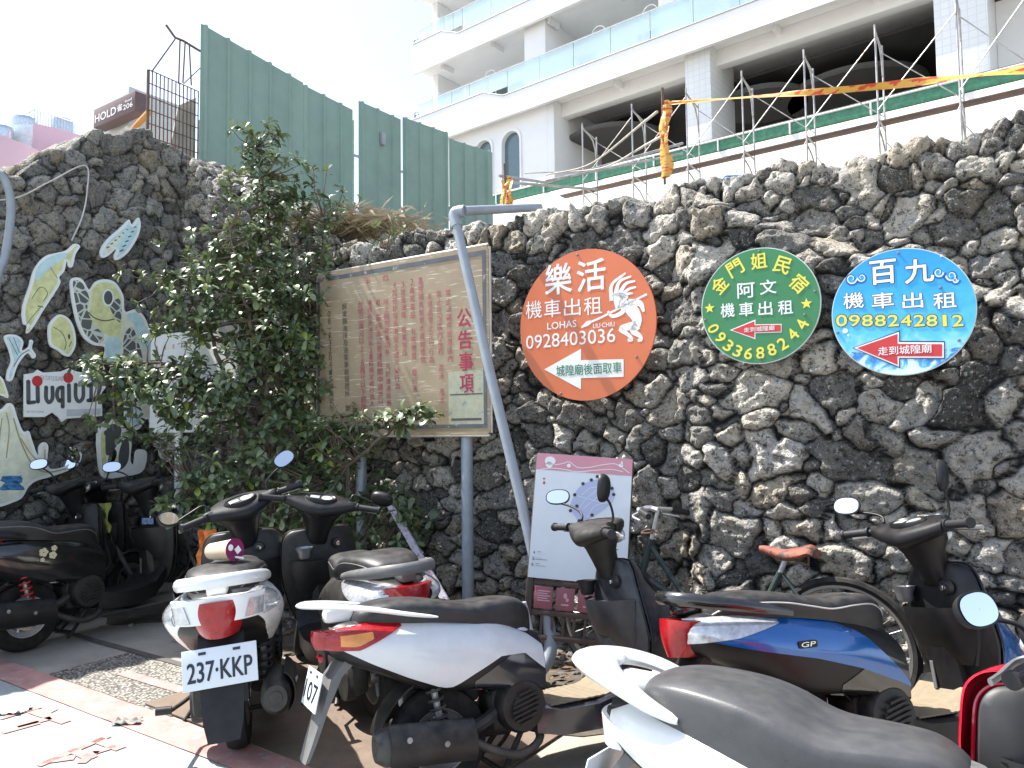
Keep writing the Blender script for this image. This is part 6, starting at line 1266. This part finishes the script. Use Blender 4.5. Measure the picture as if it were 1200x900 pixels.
S4 = scooter('white scooter seen from behind with plate 237-KKP and a cup on its seat', (-1.185, 3.27), 106, lean=4.5, steer=26, scale=0.99, fshift=(0.01, -0.04), side=WHP, front=WHP, lower=WHP, inner=BLK2, tail='clear', rail='loop', railm=WHP, plate='237·KKP', body=BLK, tailx=(-.18, -.27), mirrors=((1, .37, 1.06, 8, 35), (-1, .30, 1.16, -18, 12)), mpitch=30, wide=.45, step=.01,
    panel=dict(top=((-.44, .70), (-.38, .728), (-.1, .722), (.1, .70), (.25, .672), (.40, .60), (.455, .55)), bot=((-.44, .655), (-.33, .575), (-.1, .46), (.10, .43), (.22, .50), (.32, .55), (.40, .535), (.455, .49))))
S5 = scooter('worn black scooter facing the wall between the two white ones', (-0.632, 3.534), 121, lean=3, steer=-24, scale=0.965, fshift=(-0.03, -0.02), side=BLK2, front=WHP, lower=BLK, inner=BLK2, tail='clear', wide=.35, cover=0, sx=-.455, railm=GRYP, plate='', mirrors=((-1, .34, 1.06, -6, 160),), seatbase=BLK)
S6 = scooter('silver white scooter with dark front and wide black seat at the centre', (-0.284, 2.82), 26.3, lean=8, steer=-8, scale=0.891, fshift=(0.05, 0.02), cowld=.26, topw=.72, piping=None, side=SILP, front=M('dusty_navy_paint', (.014, .016, .026), .32, var=.3, coat=.25, dust=.45, dcol=(.20, .20, .21)), lower=NAVP, inner=M('dusty_navy_plastic', (.016, .017, .022), .45, var=.4, dust=.5, dcol=(.16, .155, .15)), seat=SEATM, rail='spoiler', railm=WHP, plate='107', floor=NAVP, fender=GRYP, mat=MATB, pod=BLK2, dial=False, step=.0, visor=BLK2, seatbase=SILP, wide=.1, mpitch=22, mirrors=((1, .40, 1.15, 0, 50), (-1, .16, 1.20, 80, -80)), cl=0,
    panel=dict(top=((-.44, .70), (-.38, .728), (-.1, .722), (.1, .70), (.25, .672), (.40, .60), (.455, .55)), bot=((-.44, .655), (-.30, .575), (-.16, .505), (-.02, .445), (.03, .442), (.12, .485), (.24, .535), (.36, .53), (.455, .45))))
S7 = scooter('bright blue and black scooter parked at the right below the blue sign', (1.003, 2.671), 17, lean=10, steer=3, scale=0.935, fshift=(-0.08, 0), side=BLUP, front=BLUP, lower=BKP, inner=BLK, seat=SEATM, rail='loop', railm=BKP, tail='clear', topw=.8, cowld=.10, wide=.12, fender=BLK, mat=MATB, visor=BLUP, step=.0, piping=M('pale_piping', (.45, .42, .38), .5), cover=0, sx=-.455, tailx=(-.2, -.12), panel=dict(top=((-.44, .70), (-.38, .728), (-.1, .722), (.1, .69), (.25, .62), (.40, .48), (.455, .42)), bot=((-.44, .660), (-.25, .610), (0, .560), (.2, .505), (.40, .43), (.455, .405))), mirrors=((1, .34, 1.13, 6, 14), (-1, .20, 1.20, 70, -75)), plate='')
S8 = scooter('nearest scooter with thick white tail loop and broad plain grey seat', (.583, 1.732), -33, lean=6, steer=0, scale=.893, piping=None, tail='plain', railw=1.9, raillen=.62, seatw=1.22, seatd=.07, side=WHP, front=WHP, lower=WHP, inner=GRYP, seat=SEATG, rail='spoiler', railm=WHP, fender=GRYP, step=.02, pod=BLK, wide=.2, mirrors=((-1, .30, 1.2, 0, 0),))
S9 = scooter('red fronted scooter cut by the right picture edge with a big round mirror', (1.262, .957), 90, lean=0, steer=18, scale=.881, fshift=(0, -.015), side=REDP_, front=REDP_, lower=BLK, inner=M('dark_grey_panel', (.035, .035, .036), .5, var=.2, dust=.1), cowlw=.14, cowlz=.045, edge=REDP_, mpitch=24, mirrors=((1, .34, 1.15, 4, 10), (-1, .32, 1.16, -4, 0)), coverm=REDP_, tail='clear', dial=True, cap=0)

# small marks on single scooters
def side_text(rt, mat, body, x, z, h, name, s=-1, off=.012):
    m = MB(); write(m, body, x, z, h, s*(width(x, z)+off), None, .012, shear=.35); m.build(name, mat, rt, smooth=0)
WIDE[0] = .12; m = MB(); m.plate(rrect(-.075, .600, .005, .626, .008), -(width(-.03, .61)+.0125), -(width(-.03, .61)+.006)); eb = m.build('emblem', BLK, S7, smooth=30)
m = MB(); write(m, 'GP', -.035, .613, .017, -(width(-.03, .61)+.0135), .062, .012, shear=.3); m.build('emblem_lettering', CHR, eb, smooth=0)
WIDE[0] = 0
m = MB()
for cx, cz, r_ in ((.03, .615, .026), (.085, .590, .022), (.10, .632, .017), (.02, .57, .012)):
    for k in range(5): a = 2*math.pi*k/5; m.plate(circ(cx+r_*.62*math.cos(a), cz+r_*.62*math.sin(a), r_*.48, None, 12), -(width(cx, cz)+.0125+.0003*k), -(width(cx, cz)+.007))
m.build('flower_sticker', M('cream_sticker', (.50, .45, .28), .5, var=.2), S1, smooth=0)
m = MB(); rows = [[(.838-.012, y, z) for y in np.linspace(-.12, .02, 8)] for z in np.linspace(.70, .745, 4)]; m.grid(rows, thick=(-.002, 0, 0)); m.build('blue_sticker', M('blue_white_sticker', (.20, .26, .45), .3, var=.7, scale=60), S1, smooth=0)

# ================================================================== the old bicycle against the wall
pr = on_wall(987, 772, .47); pf = on_wall(716, 760, .47); WB = (Vector((pr.x, pr.y))-Vector((pf.x, pf.y))).length; WR = .322
bk = empty('bicycle', (pr.x, pr.y, 0), (R(4), 0, R(180-33.2)), 'old dark green bicycle with rusty saddle leaning against the stone wall', 'bicycle')
TEAL = M('worn_teal_paint', (.014, .028, .027), .5, var=.4, dust=.3, wear=((.22, .19, .15), .62, 30)); RIMM = M('dull_rim', (.30, .29, .27), .4, metal=.7, var=.3, wear=((.14, .09, .06), .6, 20)); RSAD = M('rusty_saddle', (.24, .075, .045), .7, var=.3, scale=20, bump=.5, wear=((.05, .045, .04), .50, 22)); WORNC = M('worn_chrome', (.60, .59, .57), .38, metal=.7, var=.2, wear=((.24, .16, .09), .64, 26))
for nm, x in (('rear_wheel', 0), ('front_wheel', WB)):
    m = MB(); m.lathe([(WR-.036, -.012), (WR-.02, -.020), (WR-.006, -.014), (WR, 0), (WR-.006, .014), (WR-.02, .020), (WR-.036, .012)], (x, 0, WR), 'Y', 64, close=True); w = m.build(nm, RUB, bk)
    m = MB(); m.lathe([(WR-.038, -.012), (WR-.050, -.010), (WR-.054, 0), (WR-.050, .010), (WR-.038, .012)], (x, 0, WR), 'Y', 64, close=True); m.build('rim', RIMM, w)
    m = MB(); m.lathe([(0, -.035), (.018, -.034), (.02, 0), (.018, .034), (0, .035)], (x, 0, WR), 'Y', 16)
    for k in range(28):
        a = 2*math.pi*k/28; b_ = a+(.5 if k % 2 else -.5); yy = .03 if k % 4 < 2 else -.03; m.tube([(x+.018*math.cos(b_), yy, WR+.018*math.sin(b_)), (x+(WR-.05)*math.cos(a), 0, WR+(WR-.05)*math.sin(a))], .0013, 4, caps=False)
    m.build('spokes', RIMM, w)
bb = (.44, 0, .28); stt = (.27, 0, .64); hd0, hd1 = (WB-.17, 0, .56), (WB-.215, 0, .72)
m = MB()
for a, c, r_ in ((bb, stt, .015), ((.66, 0, .36), hd1, .014), (bb, hd0, .018), (hd0, (hd1[0]-.01, 0, hd1[2]+.03), .019)): m.tube([a, c], r_, 10)
for yy in (.05, -.05): m.tube([bb, (.2, yy*.8, .30), (0, yy, WR)], .009, 8); m.tube([stt, (.15, yy*.6, .5), (0, yy, WR)], .008, 8)
m.build('frame', TEAL, bk)
m = MB()
for yy in (.045, -.045): m.tube([(hd0[0]+.005, 0, hd0[2]-.01), (hd0[0]+.015, yy, hd0[2]-.05), (WB-.03, yy, WR+.05), (WB, yy, WR)], .011, 8)
m.build('fork', TEAL, bk)
m = MB(); m.tube([stt, (.245, 0, .705)], .013, 10); m.build('seat_post', WORNC, bk)
secs = [(.10, .74, .085, .018), (.13, .755, .095, .025), (.18, .735, .085, .03), (.25, .722, .05, .028), (.33, .738, .026, .022), (.365, .744, .016, .014)]; rings = []
for x, z, w_, t_ in [tuple(q) for q in cr(secs, 20)]: rings.append([(x, w_*math.cos(a), z+t_*math.sin(a)-.35*(w_*math.cos(a))**2/.1*.3) for a in np.linspace(0, 2*math.pi, 19)[:-1]])
m = MB(); m.loft(rings); sd = m.build('saddle', RSAD, bk, smooth=60)
m = MB(); [m.tube([(.14, yy, .725), (.22, yy*.6, .700), (.32, yy*.4, .722)], .004, 6) for yy in (.03, -.03)]; m.tube([(.13, .05, .73), (.13, .05, .69), (.19, .03, .70)], .007, 6); m.build('saddle_rail', RUST, sd)
m = MB(); hx, hz = hd1[0]-.01, hd1[2]+.03; m.tube([(hx, 0, hz), (hx-.035, 0, .905)], .0115, 10); m.tube([(hx-.035, 0, .90), (hx+.005, 0, .912), (hx+.045, 0, .905)], .016, 10); m.build('stem', WORNC, bk)
m = MB(); m.tube([Vector(p) for p in cr([(hx-.09, .27, .885), (hx-.03, .21, .90), (hx+.04, .08, .905), (hx+.045, 0, .905), (hx+.04, -.08, .905), (hx-.03, -.21, .90), (hx-.09, -.27, .885)], 30)], .011, 10); hb_ = m.build('handlebar', WORNC, bk)
for s in (1, -1): m = MB(); m.tube([(hx-.03, s*.21, .90), (hx-.10, s*.28, .882)], .016, 10); m.build('grip', GRIP, hb_); m = MB(); m.tube([Vector(p) for p in cr([(hx+.0, s*.17, .895), (hx+.02, s*.2, .875), (hx-.05, s*.27, .86)], 8)], .005, 6); m.build('brake_lever', WORNC, hb_)
m = MB(); m.lathe([(.0, .042), (.085, .042), (.09, .045), (.085, .048), (0, .048)], bb, 'Y', 32); m.tube([(bb[0], .055, bb[2]), (bb[0]+.10, .06, bb[2]-.13)], .010, 8); m.box((bb[0]+.105, .105, bb[2]-.135), (.05, .09, .022), None, .005); m.build('crank', RUST, bk)
m = MB(); m.tube([Vector(p) for p in cr([(hx-.05, .05, .79), (hx-.015, .035, .80), (hx+.02, .04, .795), (hx+.03, .06, .78), (hx-.02, .03, .785)], 16)], .006, 6); m.build('wire_clip', RUST, bk)

# ================================================================== small loose things
def scoot_pt(rt, p): return Matrix.Translation(rt.location) @ rt.rotation_euler.to_matrix().to_4x4() @ (Vector(p)*rt.scale[0])
c = scoot_pt(S4, (-.13, .0, .862)); axd = Vector((.80, -.42, .10)).normalized()
cup = empty('drink_cup', tuple(c), axd.to_track_quat('Z', 'Y').to_euler(), 'beige takeaway drink cup with purple sealed lid lying on the white scooter seat', 'cup')
m = MB(); m.lathe([(0, -.075), (.030, -.075), (.033, -.07), (.045, .066), (.047, .070), (.044, .070)], (0, 0, 0), 'Z', 32); m.build('cup_body', M('beige_cup', (.60, .47, .33), .45, var=.08), cup)
m = MB(); m.lathe([(0, .0715), (.047, .0715), (.047, .0695), (0, .0695)], (0, 0, 0), 'Z', 32); ld = m.build('lid', M('purple_film', (.20, .015, .085), .25, var=.1), cup, smooth=20)
m = MB(); m.add([(.010, -.02, .0725), (.032, -.006, .0725), (.018, .016, .0725), (-.004, .002, .0725)], [(0, 1, 2, 3)]); m.add([(-.022+.013*math.cos(t), .012+.013*math.sin(t), .0725) for t in np.linspace(0, 6.28, 20)[:-1]], [tuple(range(19))]); m.build('lid_print', INKW, ld, smooth=0)
m = MB(); m.tube([(0, -.028, .06), (.004, -.036, .11)], .0045, 10); m.build('straw', INKW, cup)
def crumple(name, c, w, h, mat, label, cat, seed, n=14, flat=False):
    rs = random.Random(seed); m = MB(); rows = []; ph = [rs.uniform(0, 6) for _ in range(6)]
    for i in range(n):
        row = []
        for j in range(n):
            u, v = i/(n-1)-.5, j/(n-1)-.5; d = .16*w*(math.sin(u*9+ph[0])*math.cos(v*7+ph[1])+.6*math.sin(u*17+v*13+ph[2])+.4*math.sin(v*23+ph[3]))*(.5 if flat else 1)
            k = 1-.25*math.sin(v*5+ph[4])*abs(u); row.append(Vector((u*w*k, v*h, max(.0, d+.02*w) if flat else 0)) if flat else Vector((u*w*k, d, v*h)))
        rows.append(row)
    m.grid(rows, thick=(0, 0, .0012) if flat else (0, .0012, 0)); o = m.build(name, mat, smooth=60, loc=tuple(c)); return tag(o, label, cat)
ORB = M('orange_bag', (.55, .16, .03), .5, var=.25, scale=20, wear=((.62, .55, .40), .58, 14))
crumple('plastic_bag', at(243, 645, 4.95), .13, .27, ORB, 'orange and white plastic bag hanging in the shrub behind the white scooter', 'bag', 4)
p = at(117, 612, 5.55); crumple('cloth', p, .15, .28, M('lime_cloth', (.30, .34, .08), .8, var=.15), 'yellow green cloth hanging behind the nearest black scooter seat', 'cloth', 8)
p = at(14, 566, 5.2); o = crumple('cloth', p, .14, .10, M('blue_cloth', (.05, .17, .33), .8, var=.2), 'blue cloth draped over a handlebar at the left picture edge', 'cloth', 12)
crumple('litter', on_ground(12, 832, .012), .16, .11, M('white_film', (.55, .58, .58), .4, var=.1), 'crumpled white plastic litter on the painted ground', 'litter', 5, flat=True)
crumple('litter', on_ground(150, 846, .012), .12, .06, M('grey_leaf', (.20, .19, .17), .7, var=.3), 'dry curled grey leaf lying on the white paint', 'leaf', 9, flat=True)
# gravel, broken lumps and leaf litter along the foot of the wall
rs = random.Random(19); m = MB(); lm = MB()
for i in range(900):
    a, b_ = rs.uniform(-3.2, 2.4), abs(rs.gauss(0, .36))+.05; s_ = rs.uniform(.008, .03)*(1.6 if rs.random() < .08 else 1); p = WP+AX*a-BX*b_; k = len(m.v); m.ball((p.x, p.y, s_*.35), (s_*rs.uniform(.7, 1.3), s_*rs.uniform(.7, 1.2), s_*.7), 6, 4, Matrix.Rotation(rs.uniform(0, 3), 3, 'Z')); m.xf(lambda v: v+Vector((rs.uniform(-1, 1), rs.uniform(-1, 1), rs.uniform(-1, 1)))*s_*.18, k)
tag(m.build('gravel', M('wall_gravel', (.17, .16, .145), .9, var=.5, scale=3), smooth=0), 'loose gravel and broken stone chips along the wall foot', 'gravel', kind='stuff')
for i in range(700):
    a, b_ = rs.uniform(-3.2, 2.2), abs(rs.gauss(0, .5))+.05; p = WP+AX*a-BX*b_; t = rs.uniform(0, 6.28); l = rs.uniform(.02, .045); d = Vector((math.cos(t), math.sin(t), rs.uniform(-.1, .3)))*l; n_ = Vector((-math.sin(t), math.cos(t), rs.uniform(-.3, .3)))*l*.4; p.z = rs.uniform(.008, .03); lm.add([p-d, p+n_, p+d, p-n_+Vector((0, 0, .008))], [(0, 1, 2), (0, 2, 3)])
tag(lm.build('leaf_litter', M('dead_leaf', (.16, .10, .05), .8, var=.5, scale=4), smooth=0), 'dry fallen leaves scattered under the shrub and along the wall', 'leaf litter', kind='stuff')
